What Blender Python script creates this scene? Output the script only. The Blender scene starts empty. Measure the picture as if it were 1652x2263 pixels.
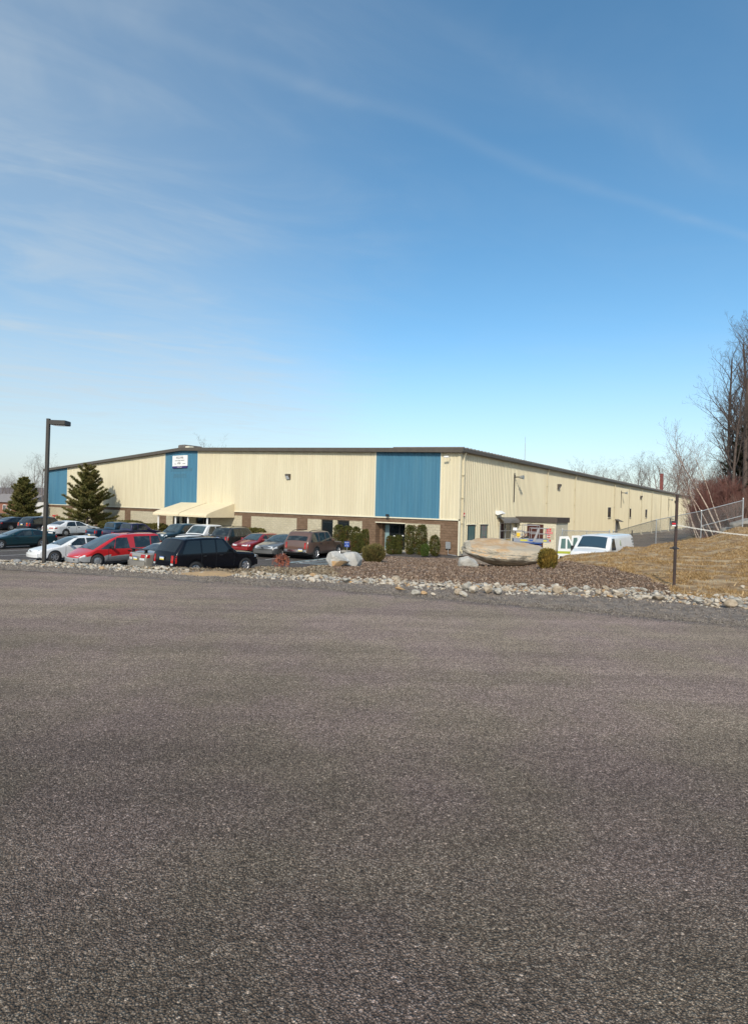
import bpy, math, random
import numpy as np
from mathutils import Vector, Matrix, noise as mnoise
R = math.radians
rng = np.random.default_rng(7)
random.seed(7)
SC = bpy.context.scene
COL = SC.collection

# ------------------------------------------------------------------ camera
CAM_Z = 1.65
FOC, PITCH, ROLL = 1205.948, -.0094, .025          # focal length in units of 1/1652 of the picture width
_f = np.array([0, math.cos(PITCH), math.sin(PITCH)]); _u = np.array([0, -math.sin(PITCH), math.cos(PITCH)]); _r = np.array([1., 0, 0])
RT = math.cos(ROLL)*_r + math.sin(ROLL)*_u
UP = -math.sin(ROLL)*_r + math.cos(ROLL)*_u
cd = bpy.data.cameras.new('camera'); cam = bpy.data.objects.new('camera', cd); COL.objects.link(cam); SC.camera = cam
cd.sensor_fit = 'HORIZONTAL'; cd.sensor_width = 36; cd.lens = 36*FOC/1652
cd.clip_start = .05; cd.clip_end = 6000
m = Matrix.Identity(4)
for i in range(3):
    m[i][0] = RT[i]; m[i][1] = UP[i]; m[i][2] = -_f[i]
m[2][3] = CAM_Z
cam.matrix_world = m

def spot(px, py, D):
    """world point at depth D metres in the direction surveyed on the photograph (1652 wide)"""
    d = _f + RT*(px-826)/FOC + UP*(1131.5-py)/FOC
    d = d*(D/d[1])
    return np.array([d[0], d[1], d[2]+CAM_Z])

# ------------------------------------------------------------------ sky and sun
SUN_EL, SUN_AZ = R(36), R(191)
w = bpy.data.worlds.new('World'); SC.world = w; w.use_nodes = True
nt = w.node_tree; N = nt.nodes; LK = nt.links
for n in list(N): N.remove(n)
def nd(nt, typ, **kw):
    n = nt.nodes.new(typ)
    for k, v in kw.items():
        if k[0] == '_': n.inputs[k[1:]].default_value = v
        else: setattr(n, k, v)
    return n
def mth(nt, op, a, b=None, c=None, clamp=False):
    n = nt.nodes.new('ShaderNodeMath'); n.operation = op; n.use_clamp = clamp
    for i, v in enumerate((a, b, c)):
        if v is None: continue
        if isinstance(v, (int, float)): n.inputs[i].default_value = v
        else: nt.links.new(v, n.inputs[i])
    return n.outputs[0]
def maprange(nt, v, a, b, c, d, smooth=True):
    n = nt.nodes.new('ShaderNodeMapRange'); n.clamp = True
    if smooth: n.interpolation_type = 'SMOOTHSTEP'
    nt.links.new(v, n.inputs[0])
    for i, x in enumerate((a, b, c, d)): n.inputs[i+1].default_value = x
    return n.outputs[0]
sky = nd(nt, 'ShaderNodeTexSky', sky_type='NISHITA', sun_disc=False, sun_elevation=SUN_EL, sun_rotation=SUN_AZ,
         altitude=200, air_density=1.0, dust_density=1.2, ozone_density=1.6)
hsv = nd(nt, 'ShaderNodeHueSaturation', _Hue=.488, _Saturation=1.24, _Value=1.12); LK.new(sky.outputs[0], hsv.inputs['Color'])
tc = nd(nt, 'ShaderNodeTexCoord'); sp = nd(nt, 'ShaderNodeSeparateXYZ'); LK.new(tc.outputs['Generated'], sp.inputs[0])
zc = mth(nt, 'MAXIMUM', sp.outputs[2], .02)
cu = mth(nt, 'DIVIDE', sp.outputs[0], zc); cv = mth(nt, 'DIVIDE', sp.outputs[1], zc)
# high cirrus drawn out along one wind direction
A = R(24)
along = mth(nt, 'ADD', mth(nt, 'MULTIPLY', cu, math.cos(A)), mth(nt, 'MULTIPLY', cv, math.sin(A)))
across = mth(nt, 'ADD', mth(nt, 'MULTIPLY', cu, -math.sin(A)), mth(nt, 'MULTIPLY', cv, math.cos(A)))
def cirrus(sa, sc, det, off, dist, lo, hi):
    cb = nd(nt, 'ShaderNodeCombineXYZ'); LK.new(mth(nt, 'MULTIPLY', along, sa), cb.inputs[0]); LK.new(mth(nt, 'MULTIPLY', across, sc), cb.inputs[1])
    cb.inputs[2].default_value = off
    nz = nd(nt, 'ShaderNodeTexNoise', _Scale=1.0, _Detail=det, _Roughness=.58, _Distortion=dist); LK.new(cb.outputs[0], nz.inputs[0])
    return maprange(nt, nz.outputs[0], lo, hi, 0, 1)
wob = nd(nt, 'ShaderNodeTexNoise', _Scale=1.1, _Detail=3.0); cbw = nd(nt, 'ShaderNodeCombineXYZ'); LK.new(cu, cbw.inputs[0]); LK.new(cv, cbw.inputs[1]); LK.new(cbw.outputs[0], wob.inputs[0])
acw = mth(nt, 'ADD', across, mth(nt, 'MULTIPLY', mth(nt, 'SUBTRACT', wob.outputs[0], .5), .22))
def band(center, width, amp):
    # one long streak of cirrus lying at a given offset across the wind
    g = mth(nt, 'DIVIDE', mth(nt, 'SUBTRACT', acw, center), width)
    return mth(nt, 'MULTIPLY', mth(nt, 'EXPONENT', mth(nt, 'MULTIPLY', mth(nt, 'MULTIPLY', g, g), -1.0)), amp)
fine = cirrus(1.3, 2.5, 5.0, 3.1, 1.6, .42, .76)
soft = cirrus(.9, 1.7, 5.0, 8.3, 1.3, .38, .78)
left = maprange(nt, cu, .55, -1.3, .12, 1.0)
c1 = mth(nt, 'MULTIPLY', mth(nt, 'MULTIPLY', fine, left), .10)
c2 = mth(nt, 'MULTIPLY', mth(nt, 'MULTIPLY', soft, left), .24)
brk = maprange(nt, fine, 0, 1, .45, 1.0, False)
bands = mth(nt, 'ADD', mth(nt, 'MULTIPLY', band(1.27, .028, .13), brk), mth(nt, 'MULTIPLY', band(1.02, .06, .07), brk))
veil = maprange(nt, cu, .3, -1.2, .03, .30)
cl = mth(nt, 'ADD', mth(nt, 'ADD', mth(nt, 'ADD', c1, c2), bands), veil)
cl = mth(nt, 'MULTIPLY', cl, maprange(nt, sp.outputs[2], .03, .22, .0, 1.0), clamp=True)
lowhaze = mth(nt, 'POWER', maprange(nt, sp.outputs[2], .0, .30, 1.0, 0.0, False), 1.35)
lp = mth(nt, 'MINIMUM', mth(nt, 'ADD', cl, mth(nt, 'MULTIPLY', lowhaze, maprange(nt, sp.outputs[0], .1, -.6, .70, .90))), .85)
mx = nd(nt, 'ShaderNodeMix', data_type='RGBA'); LK.new(lp, mx.inputs[0]); LK.new(hsv.outputs[0], mx.inputs[6]); mx.inputs[7].default_value = (3.75, 4.15, 4.35, 1)
bg = nd(nt, 'ShaderNodeBackground', _Strength=.15); LK.new(mx.outputs[2], bg.inputs[0])
wo = nd(nt, 'ShaderNodeOutputWorld'); LK.new(bg.outputs[0], wo.inputs[0])
sl = bpy.data.lights.new('sun', 'SUN'); sl.energy = 3.15; sl.angle = R(.5); sl.color = (1, .93, .80)
so = bpy.data.objects.new('sun', sl); COL.objects.link(so)
S = Vector((math.sin(SUN_AZ)*math.cos(SUN_EL), math.cos(SUN_AZ)*math.cos(SUN_EL), math.sin(SUN_EL)))
so.rotation_euler = S.to_track_quat('Z', 'Y').to_euler(); so.location = (0, -30, 60)
SC.view_settings.view_transform = 'Standard'; SC.view_settings.look = 'None'; SC.view_settings.exposure = .17; SC.view_settings.gamma = 1
SC.cycles.max_bounces = 6; SC.cycles.transparent_max_bounces = 8

# ------------------------------------------------------------------ materials
MATS = {}
def mat(name, c, c2=None, scale=3, rough=.7, metal=0, bump=0, bscale=None, detail=6, coat=0, lo=.35, hi=.65, c3=None, scale3=.3, rnd=0, island=None, spec=.5, coord='Object', stretch=None):
    if name in MATS: return MATS[name]
    M = bpy.data.materials.new(name); M.use_nodes = True; t = M.node_tree; b = t.nodes['Principled BSDF']; L = t.links
    b.inputs['Roughness'].default_value = rough; b.inputs['Metallic'].default_value = metal
    b.inputs['Specular IOR Level'].default_value = spec
    if coat: b.inputs['Coat Weight'].default_value = coat; b.inputs['Coat Roughness'].default_value = .04
    b.inputs['Base Color'].default_value = (*c, 1)
    tcn = nd(t, 'ShaderNodeTexCoord'); co = tcn.outputs[coord]
    if stretch:
        mp = nd(t, 'ShaderNodeMapping'); mp.inputs['Scale'].default_value = stretch; L.new(co, mp.inputs[0]); co = mp.outputs[0]
    col = None
    if c2 is not None:
        nz = nd(t, 'ShaderNodeTexNoise', _Scale=scale, _Detail=detail, _Roughness=.6); L.new(co, nz.inputs[0])
        f = maprange(t, nz.outputs[0], lo, hi, 0, 1)
        mx = nd(t, 'ShaderNodeMix', data_type='RGBA'); L.new(f, mx.inputs[0]); mx.inputs[6].default_value = (*c, 1); mx.inputs[7].default_value = (*c2, 1); col = mx.outputs[2]
        if c3 is not None:
            nz = nd(t, 'ShaderNodeTexNoise', _Scale=scale3, _Detail=4.0); L.new(co, nz.inputs[0])
            f = maprange(t, nz.outputs[0], .42, .66, 0, 1)
            m3 = nd(t, 'ShaderNodeMix', data_type='RGBA'); L.new(f, m3.inputs[0]); L.new(col, m3.inputs[6]); m3.inputs[7].default_value = (*c3, 1); col = m3.outputs[2]
    if island:
        g = nd(t, 'ShaderNodeNewGeometry'); cr = nd(t, 'ShaderNodeValToRGB'); L.new(g.outputs['Random Per Island'], cr.inputs[0])
        cr.color_ramp.elements[0].color = (*island[0], 1); cr.color_ramp.elements[0].position = 0
        cr.color_ramp.elements[1].color = (*island[-1], 1); cr.color_ramp.elements[1].position = 1
        for i, k in enumerate(island[1:-1]):
            e = cr.color_ramp.elements.new((i+1)/(len(island)-1)); e.color = (*k, 1)
        if col is None: col = cr.outputs[0]
        else:
            mx = nd(t, 'ShaderNodeMix', data_type='RGBA', blend_type='MULTIPLY'); mx.inputs[0].default_value = 1; L.new(col, mx.inputs[6]); L.new(cr.outputs[0], mx.inputs[7]); col = mx.outputs[2]
    if rnd:
        oi = nd(t, 'ShaderNodeObjectInfo'); hs = nd(t, 'ShaderNodeHueSaturation')
        L.new(mth(t, 'ADD', mth(t, 'MULTIPLY', oi.outputs['Random'], 2*rnd), 1-rnd), hs.inputs['Value'])
        if col is not None: L.new(col, hs.inputs['Color'])
        else: hs.inputs['Color'].default_value = (*c, 1)
        col = hs.outputs[0]
    if col is not None: L.new(col, b.inputs['Base Color'])
    if bump:
        nz = nd(t, 'ShaderNodeTexNoise', _Scale=bscale or scale*4, _Detail=6.0, _Roughness=.65); L.new(co, nz.inputs[0])
        bp = nd(t, 'ShaderNodeBump', _Strength=1.0, _Distance=bump); L.new(nz.outputs[0], bp.inputs['Height']); L.new(bp.outputs[0], b.inputs['Normal'])
    MATS[name] = M; return M

def asphalt(name, dark, mid, light, agg, patch, bump, big=.12, falloff_stones=False):
    """chip-size stones in a dark binder, with worn patches of their own"""
    M = bpy.data.materials.new(name); M.use_nodes = True; t = M.node_tree; b = t.nodes['Principled BSDF']; L = t.links
    b.inputs['Roughness'].default_value = .88; b.inputs['Specular IOR Level'].default_value = .25
    co = nd(t, 'ShaderNodeTexCoord').outputs['Object']
    v = nd(t, 'ShaderNodeTexVoronoi', _Scale=agg); L.new(co, v.inputs[0])
    sx = nd(t, 'ShaderNodeSeparateColor'); L.new(v.outputs['Color'], sx.inputs[0])
    cr = nd(t, 'ShaderNodeValToRGB'); L.new(sx.outputs[0], cr.inputs[0]); e = cr.color_ramp.elements
    e[0].color = (*dark, 1); e[0].position = .1; e[1].color = (*light, 1); e[1].position = 1
    k = e.new(.62); k.color = (*mid, 1)
    k = e.new(.88); k.color = tuple((np.array(mid)*.45+np.array(light)*.55))+(1,)
    gap = maprange(t, v.outputs['Distance'], .30, .62, 1.0, .50)
    n2 = nd(t, 'ShaderNodeTexNoise', _Scale=agg*.34, _Detail=3.0); L.new(co, n2.inputs[0])
    g2 = maprange(t, n2.outputs[0], .3, .7, .70, 1.30, False)
    n3 = nd(t, 'ShaderNodeTexNoise', _Scale=big, _Detail=5.0, _Roughness=.6); L.new(co, n3.inputs[0])
    g3 = maprange(t, n3.outputs[0], .3, .7, 1-patch, 1+patch)
    n4 = nd(t, 'ShaderNodeTexNoise', _Scale=2.6, _Detail=5.0, _Roughness=.7); L.new(co, n4.inputs[0])
    g4 = maprange(t, n4.outputs[0], .3, .7, 1-patch*.7, 1+patch*.7)
    mp6 = nd(t, 'ShaderNodeMapping'); mp6.inputs['Rotation'].default_value = (0, 0, R(20)); mp6.inputs['Scale'].default_value = (.10, 1.6, 1); L.new(co, mp6.inputs[0])
    n6 = nd(t, 'ShaderNodeTexNoise', _Scale=1.0, _Detail=4.0, _Roughness=.6); L.new(mp6.outputs[0], n6.inputs[0]); g4 = mth(t, 'MULTIPLY', g4, maprange(t, n6.outputs[0], .32, .68, 1-patch*1.1, 1+patch*1.0))
    n7 = nd(t, 'ShaderNodeTexNoise', _Scale=agg*.13, _Detail=2.0); L.new(co, n7.inputs[0]); g4 = mth(t, 'MULTIPLY', g4, maprange(t, n7.outputs[0], .3, .7, .86, 1.14, False))
    k = mth(t, 'MULTIPLY', mth(t, 'MULTIPLY', gap, g2), mth(t, 'MULTIPLY', g3, g4))
    ml = nd(t, 'ShaderNodeVectorMath', operation='SCALE'); L.new(cr.outputs[0], ml.inputs[0]); L.new(k, ml.inputs['Scale'])
    if falloff_stones:      # brightness falloff painted into the colour: dark near the camera, pale far off
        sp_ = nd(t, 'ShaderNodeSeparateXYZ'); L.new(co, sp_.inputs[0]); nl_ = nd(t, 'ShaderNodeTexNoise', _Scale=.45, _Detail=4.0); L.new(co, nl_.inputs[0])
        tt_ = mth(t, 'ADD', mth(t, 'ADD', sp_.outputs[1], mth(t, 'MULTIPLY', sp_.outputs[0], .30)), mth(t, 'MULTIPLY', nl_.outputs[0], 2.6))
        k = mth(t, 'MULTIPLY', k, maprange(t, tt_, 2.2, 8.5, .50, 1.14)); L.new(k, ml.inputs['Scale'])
    if falloff_stones:      # scattered larger pale stones showing in the worn surface
        v2 = nd(t, 'ShaderNodeTexVoronoi', _Scale=52.0); L.new(co, v2.inputs[0]); s2 = nd(t, 'ShaderNodeSeparateColor'); L.new(v2.outputs['Color'], s2.inputs[0])
        pk = mth(t, 'MULTIPLY', maprange(t, s2.outputs[1], .86, .90, 0, 1, False), maprange(t, v2.outputs['Distance'], .30, .42, 1, 0, False))
        k = mth(t, 'ADD', k, mth(t, 'MULTIPLY', pk, .5)); L.new(k, ml.inputs['Scale'])
    # faint hue drift between olive and mauve stone
    n5 = nd(t, 'ShaderNodeTexNoise', _Scale=.9, _Detail=4.0); L.new(co, n5.inputs[0])
    tint = nd(t, 'ShaderNodeMix', data_type='RGBA'); L.new(maprange(t, n5.outputs[0], .35, .65, 0, 1), tint.inputs[0]); tint.inputs[6].default_value = (1.03, 1.0, .94, 1); tint.inputs[7].default_value = (1.05, .97, 1.03, 1)
    m2 = nd(t, 'ShaderNodeVectorMath', operation='MULTIPLY'); L.new(ml.outputs[0], m2.inputs[0]); L.new(tint.outputs[2], m2.inputs[1])
    L.new(m2.outputs[0], b.inputs['Base Color'])
    hh = mth(t, 'ADD', mth(t, 'MULTIPLY', v.outputs['Distance'], -1.0), mth(t, 'MULTIPLY', n2.outputs[0], 1.2))
    bp = nd(t, 'ShaderNodeBump', _Strength=1.0, _Distance=bump); L.new(hh, bp.inputs['Height']); L.new(bp.outputs[0], b.inputs['Normal'])
    return M

def blockwork(name, c1, c2, mortar, bw, bh, bump, vscore=0):
    """split-face concrete block; local x along the wall, z up"""
    M = bpy.data.materials.new(name); M.use_nodes = True; t = M.node_tree; b = t.nodes['Principled BSDF']; L = t.links
    b.inputs['Roughness'].default_value = .9; b.inputs['Specular IOR Level'].default_value = .2
    tcn = nd(t, 'ShaderNodeTexCoord'); s = nd(t, 'ShaderNodeSeparateXYZ'); L.new(tcn.outputs['Object'], s.inputs[0])
    cb = nd(t, 'ShaderNodeCombineXYZ'); L.new(mth(t, 'ADD', s.outputs[0], s.outputs[1]), cb.inputs[0]); L.new(s.outputs[2], cb.inputs[1])
    br = nd(t, 'ShaderNodeTexBrick', _Scale=1.0); L.new(cb.outputs[0], br.inputs[0])
    br.inputs['Brick Width'].default_value = bw; br.inputs['Row Height'].default_value = bh; br.inputs['Mortar Size'].default_value = .008
    br.inputs['Color1'].default_value = (*c1, 1); br.inputs['Color2'].default_value = (*c2, 1); br.inputs['Mortar'].default_value = (*mortar, 1)
    nz = nd(t, 'ShaderNodeTexNoise', _Scale=9.0, _Detail=8.0, _Roughness=.7); L.new(tcn.outputs['Object'], nz.inputs[0])
    g = maprange(t, nz.outputs[0], .3, .7, .78, 1.2, False)
    ml = nd(t, 'ShaderNodeVectorMath', operation='SCALE'); L.new(br.outputs[0], ml.inputs[0]); L.new(g, ml.inputs['Scale']); L.new(ml.outputs[0], b.inputs['Base Color'])
    h = nz.outputs[0]
    if vscore:
        wv = nd(t, 'ShaderNodeTexWave', _Scale=vscore, _Distortion=1.5); wv.bands_direction = 'X'; L.new(cb.outputs[0], wv.inputs[0])
        h = mth(t, 'ADD', h, mth(t, 'MULTIPLY', wv.outputs[1], .9))
    h = mth(t, 'SUBTRACT', h, mth(t, 'MULTIPLY', br.outputs['Fac'], .8))
    bp = nd(t, 'ShaderNodeBump', _Strength=1.0, _Distance=bump); L.new(h, bp.inputs['Height']); L.new(bp.outputs[0], b.inputs['Normal'])
    return M

# ------------------------------------------------------------------ mesh helpers
class MB:
    def __init__(s): s.v = []; s.f = []; s.mi = []
    def add(s, vs, fs, mi=0):
        o = len(s.v); s.v.extend([tuple(map(float, p)) for p in vs]); s.f.extend([tuple(i+o for i in f) for f in fs]); s.mi.extend([mi]*len(fs)); return s
    def box(s, x0, x1, y0, y1, z0, z1, mi=0):
        return s.add([(x0,y0,z0),(x1,y0,z0),(x1,y1,z0),(x0,y1,z0),(x0,y0,z1),(x1,y0,z1),(x1,y1,z1),(x0,y1,z1)],
                     [(0,3,2,1),(4,5,6,7),(0,1,5,4),(1,2,6,5),(2,3,7,6),(3,0,4,7)], mi)
    def bbox(s, x0, x1, y0, y1, z0, z1, r=.02, mi=0):
        """box with chamfered vertical and horizontal edges"""
        rings = []
        for z, k in ((z0, r), (z0+r, 0), (z1-r, 0), (z1, r)):
            a, b, c, d = x0+k, x1-k, y0+k, y1-k
            rings.append([(a+r,c,z),(b-r,c,z),(b,c+r,z),(b,d-r,z),(b-r,d,z),(a+r,d,z),(a,d-r,z),(a,c+r,z)])
        vs = [p for q in rings for p in q]; fs = [tuple(range(7,-1,-1)), tuple(range(24,32))]
        for i in range(3):
            for j in range(8): fs.append((i*8+j, i*8+(j+1)%8, i*8+8+(j+1)%8, i*8+8+j))
        return s.add(vs, fs, mi)
    def tube(s, pts, r, n=6, mi=0, cap=True):
        pts = [Vector(p) for p in pts]; rs = r if hasattr(r, '__len__') else [r]*len(pts); vs = []; fs = []
        for i, p in enumerate(pts):
            d = (pts[min(i+1, len(pts)-1)]-pts[max(i-1, 0)]).normalized()
            a = d.orthogonal().normalized() if abs(d.z) < .9 else d.cross(Vector((0, 1, 0))).normalized()
            if abs(d.z) < .9: a = d.cross(Vector((0, 0, 1))).normalized()
            b = d.cross(a)
            for k in range(n):
                t = 2*math.pi*(k+.5)/n; vs.append(p+(a*math.cos(t)+b*math.sin(t))*rs[i])
        for i in range(len(pts)-1):
            for k in range(n): fs.append((i*n+k, i*n+(k+1)%n, i*n+n+(k+1)%n, i*n+n+k))
        if cap: fs += [tuple(range(n-1, -1, -1)), tuple(range((len(pts)-1)*n, len(pts)*n))]
        return s.add(vs, fs, mi)
    def prism(s, poly, axis, a, b, mi=0):
        """polygon in the other two axes, extruded along axis from a to b"""
        def mk(p, t):
            return (t, p[0], p[1]) if axis == 0 else (p[0], t, p[1]) if axis == 1 else (p[0], p[1], t)
        n = len(poly); vs = [mk(p, a) for p in poly]+[mk(p, b) for p in poly]
        fs = [tuple(range(n-1, -1, -1)), tuple(range(n, 2*n))]+[(i, (i+1) % n, n+(i+1) % n, n+i) for i in range(n)]
        return s.add(vs, fs, mi)
    def lathe(s, prof, n=20, mi=0, axis='z', c=(0,0,0)):
        vs = []; fs = []
        for (r, h) in prof:
            for k in range(n):
                t = 2*math.pi*k/n; q = (r*math.cos(t), r*math.sin(t), h)
                if axis == 'x': q = (h, q[0], q[1])
                if axis == 'y': q = (q[0], h, q[1])
                vs.append((q[0]+c[0], q[1]+c[1], q[2]+c[2]))
        for i in range(len(prof)-1):
            for k in range(n): fs.append((i*n+k, i*n+(k+1)%n, i*n+n+(k+1)%n, i*n+n+k))
        return s.add(vs, fs, mi)
    def build(s, name, mats, parent=None, smooth=False, auto=None):
        me = bpy.data.meshes.new(name); me.from_pydata(s.v, [], s.f)
        mats = mats if isinstance(mats, (list, tuple)) else [mats]
        for k in mats: me.materials.append(k)
        if len(mats) > 1: me.polygons.foreach_set('material_index', s.mi)
        return link(name, me, parent, smooth)
def fix_normals(me):
    import bmesh
    b = bmesh.new(); b.from_mesh(me); bmesh.ops.recalc_face_normals(b, faces=b.faces); b.to_mesh(me); b.free()
def link(name, me, parent=None, smooth=False):
    fix_normals(me) if len(me.polygons) < 20000 else None
    if smooth: me.polygons.foreach_set('use_smooth', [True]*len(me.polygons))
    me.update()
    o = bpy.data.objects.new(name, me); COL.objects.link(o)
    if parent is not None: o.parent = parent
    return o
def raw_mesh(name, v, f, mats, parent=None, smooth=False, mi=None):
    """numpy arrays: v (n,3), f (m,k) all same size"""
    me = bpy.data.meshes.new(name); v = np.asarray(v, np.float32); f = np.asarray(f, np.int32); k = f.shape[1]
    me.vertices.add(len(v)); me.vertices.foreach_set('co', v.ravel())
    me.loops.add(f.size); me.loops.foreach_set('vertex_index', f.ravel())
    me.polygons.add(len(f)); me.polygons.foreach_set('loop_start', np.arange(0, f.size, k, dtype=np.int32))
    for q in (mats if isinstance(mats, (list, tuple)) else [mats]): me.materials.append(q)
    if mi is not None: me.polygons.foreach_set('material_index', np.asarray(mi, np.int32))
    if smooth: me.polygons.foreach_set('use_smooth', np.ones(len(f), bool))
    me.update(calc_edges=True); me.validate()
    o = bpy.data.objects.new(name, me); COL.objects.link(o)
    if parent is not None: o.parent = parent
    return o
def tag(o, label=None, cat=None, group=None, kind=None):
    if label: o['label'] = label
    if cat: o['category'] = cat
    if group: o['group'] = group
    if kind: o['kind'] = kind
    return o
def thing(name, label, cat, loc=(0,0,0), rz=0, group=None):
    o = bpy.data.objects.new(name, None); o.empty_display_size = .2; COL.objects.link(o)
    o.location = [float(q) for q in loc]; o.rotation_euler = (0, 0, rz); return tag(o, label, cat, group)
def dup(root, loc, rz=0, scale=None, label=None, group=None):
    def cp(o, parent):
        c = o.copy(); COL.objects.link(c)
        if parent is not None: c.parent = parent
        for ch in o.children: cp(ch, c)
        return c
    r = cp(root, None); r.location = [float(q) for q in loc]; r.rotation_euler = (0, 0, rz)
    if scale is not None: r.scale = scale if hasattr(scale, '__len__') else (scale,)*3
    if label: r['label'] = label
    if group: r['group'] = group
    return r
def text(name, body, size, m, parent, loc, rot=(0,0,0), ext=.004, sx=1.0, align='CENTER'):
    c = bpy.data.curves.new(name, 'FONT'); c.body = body; c.size = size; c.align_x = align; c.align_y = 'CENTER'; c.extrude = ext
    c.materials.append(m); o = bpy.data.objects.new(name, c); COL.objects.link(o); dg = bpy.context.evaluated_depsgraph_get()
    me = bpy.data.meshes.new_from_object(o.evaluated_get(dg)); bpy.data.objects.remove(o); bpy.data.curves.remove(c); me.name = name
    o = bpy.data.objects.new(name, me); COL.objects.link(o); o.parent = parent
    o.location = loc; o.rotation_euler = rot; o.scale = (sx, 1, 1); return o
def fbm(x, y, s=1.0, o=4, seed=0.):
    """cheap smooth value noise on arrays"""
    out = np.zeros(np.broadcast(x, y).shape); a = 1.; f = s; tot = 0
    for k in range(o):
        X = x*f+seed*17.3+k*5.1; Y = y*f-seed*9.7+k*3.3
        xi = np.floor(X); yi = np.floor(Y); fx = X-xi; fy = Y-yi; fx = fx*fx*(3-2*fx); fy = fy*fy*(3-2*fy)
        def hsh(i, j):
            q = np.sin(i*127.1+j*311.7)*43758.5453; return q-np.floor(q)
        out = out+a*((hsh(xi, yi)*(1-fx)+hsh(xi+1, yi)*fx)*(1-fy)+(hsh(xi, yi+1)*(1-fx)+hsh(xi+1, yi+1)*fx)*fy); tot += a; a *= .5; f *= 2
    return out/tot-.5

# ------------------------------------------------------------------ palette
M_cream = mat('cream_steel', (.665,.60,.425), (.60,.535,.37), 1.6, .45, 0, 0, spec=.35, c3=(.62,.55,.385), scale3=.55, stretch=(1.6,1.6,.12), lo=.42, hi=.72)
M_creamS = mat('cream_steel_trim', (.74,.69,.53), rough=.45)
M_blue = mat('blue_steel', (.066,.195,.290), (.056,.168,.255), 1.6, .5, spec=.25, stretch=(1.6,1.6,.12), c3=(.075,.20,.285), scale3=.6)
M_bluefade = mat('blue_steel_weathered', (.066,.160,.225), (.064,.178,.26), 4, .6, spec=.2)
M_fascia = mat('bronze_trim', (.10,.085,.065), (.085,.07,.055), 2, .5)
M_roof = mat('roof_steel', (.16,.14,.12), (.12,.105,.09), 3, .5)
M_brown = blockwork('brown_split_block', (.165,.105,.066), (.215,.143,.094), (.13,.09,.062), .41, .2, .03)
M_pale = blockwork('cream_split_block', (.60,.53,.37), (.66,.59,.43), (.50,.44,.31), .41, .2, .03, 4.5)
M_glass = mat('dark_glass', (.012,.016,.018), rough=.04, spec=.6)
M_glassG = mat('greenish_glass', (.10,.17,.16), rough=.06, spec=.6)
M_carglass = mat('car_glass', (.012,.018,.021), (.06,.075,.075), 2.3, .03, spec=.7, lo=.45, hi=.75)
M_shield = mat('windshield_glass', (.055,.085,.095), (.03,.045,.05), 2.2, .03, spec=.7)
M_white = mat('white_paint', (.80,.80,.78), rough=.5)
M_canvas = mat('cream_canvas', (.72,.62,.42), (.68,.58,.39), 2, .8, spec=.1)
M_black = mat('black_plastic', (.015,.015,.016), (.022,.022,.023), 8, .5)
M_rubber = mat('tyre_rubber', (.025,.024,.023), (.04,.038,.035), 9, .85)
M_rim = mat('alloy_rim', (.62,.62,.63), rough=.3, metal=.8)
M_steelrim = mat('grey_wheel_cover', (.38,.38,.37), rough=.4, metal=.5)
M_chrome = mat('chrome', (.75,.75,.76), rough=.12, metal=1)
M_lens = mat('headlight_lens', (.72,.74,.74), (.45,.47,.48), 14, .08, spec=.8)
M_red = mat('red_lens', (.50,.012,.010), (.28,.008,.008), 9, .12, spec=.7)
M_amber = mat('amber_lens', (.75,.22,.03), rough=.15)
M_galv = mat('galvanised_steel', (.50,.52,.52), (.40,.42,.43), 8, .45, metal=.6)
M_conc = mat('concrete', (.46,.42,.35), (.38,.35,.29), 2.5, .9, bump=.004, bscale=30)
M_dark = mat('dark_interior', (.02,.02,.02), rough=.9)
M_signred = mat('sign_red', (.60,.02,.025), rough=.4)
M_signblue = mat('sign_blue', (.02,.07,.32), rough=.4)
M_ink = mat('sign_ink', (.03,.03,.035), rough=.6)
M_navy = mat('sign_navy', (.035,.025,.14), rough=.5)
M_maroon = mat('maroon_door_paint', (.075,.020,.013), (.062,.016,.011), 2, .5)
M_paintblock = blockwork('painted_shed_block', (.62,.57,.43), (.65,.60,.46), (.57,.52,.39), .4, .2, .006)

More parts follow.
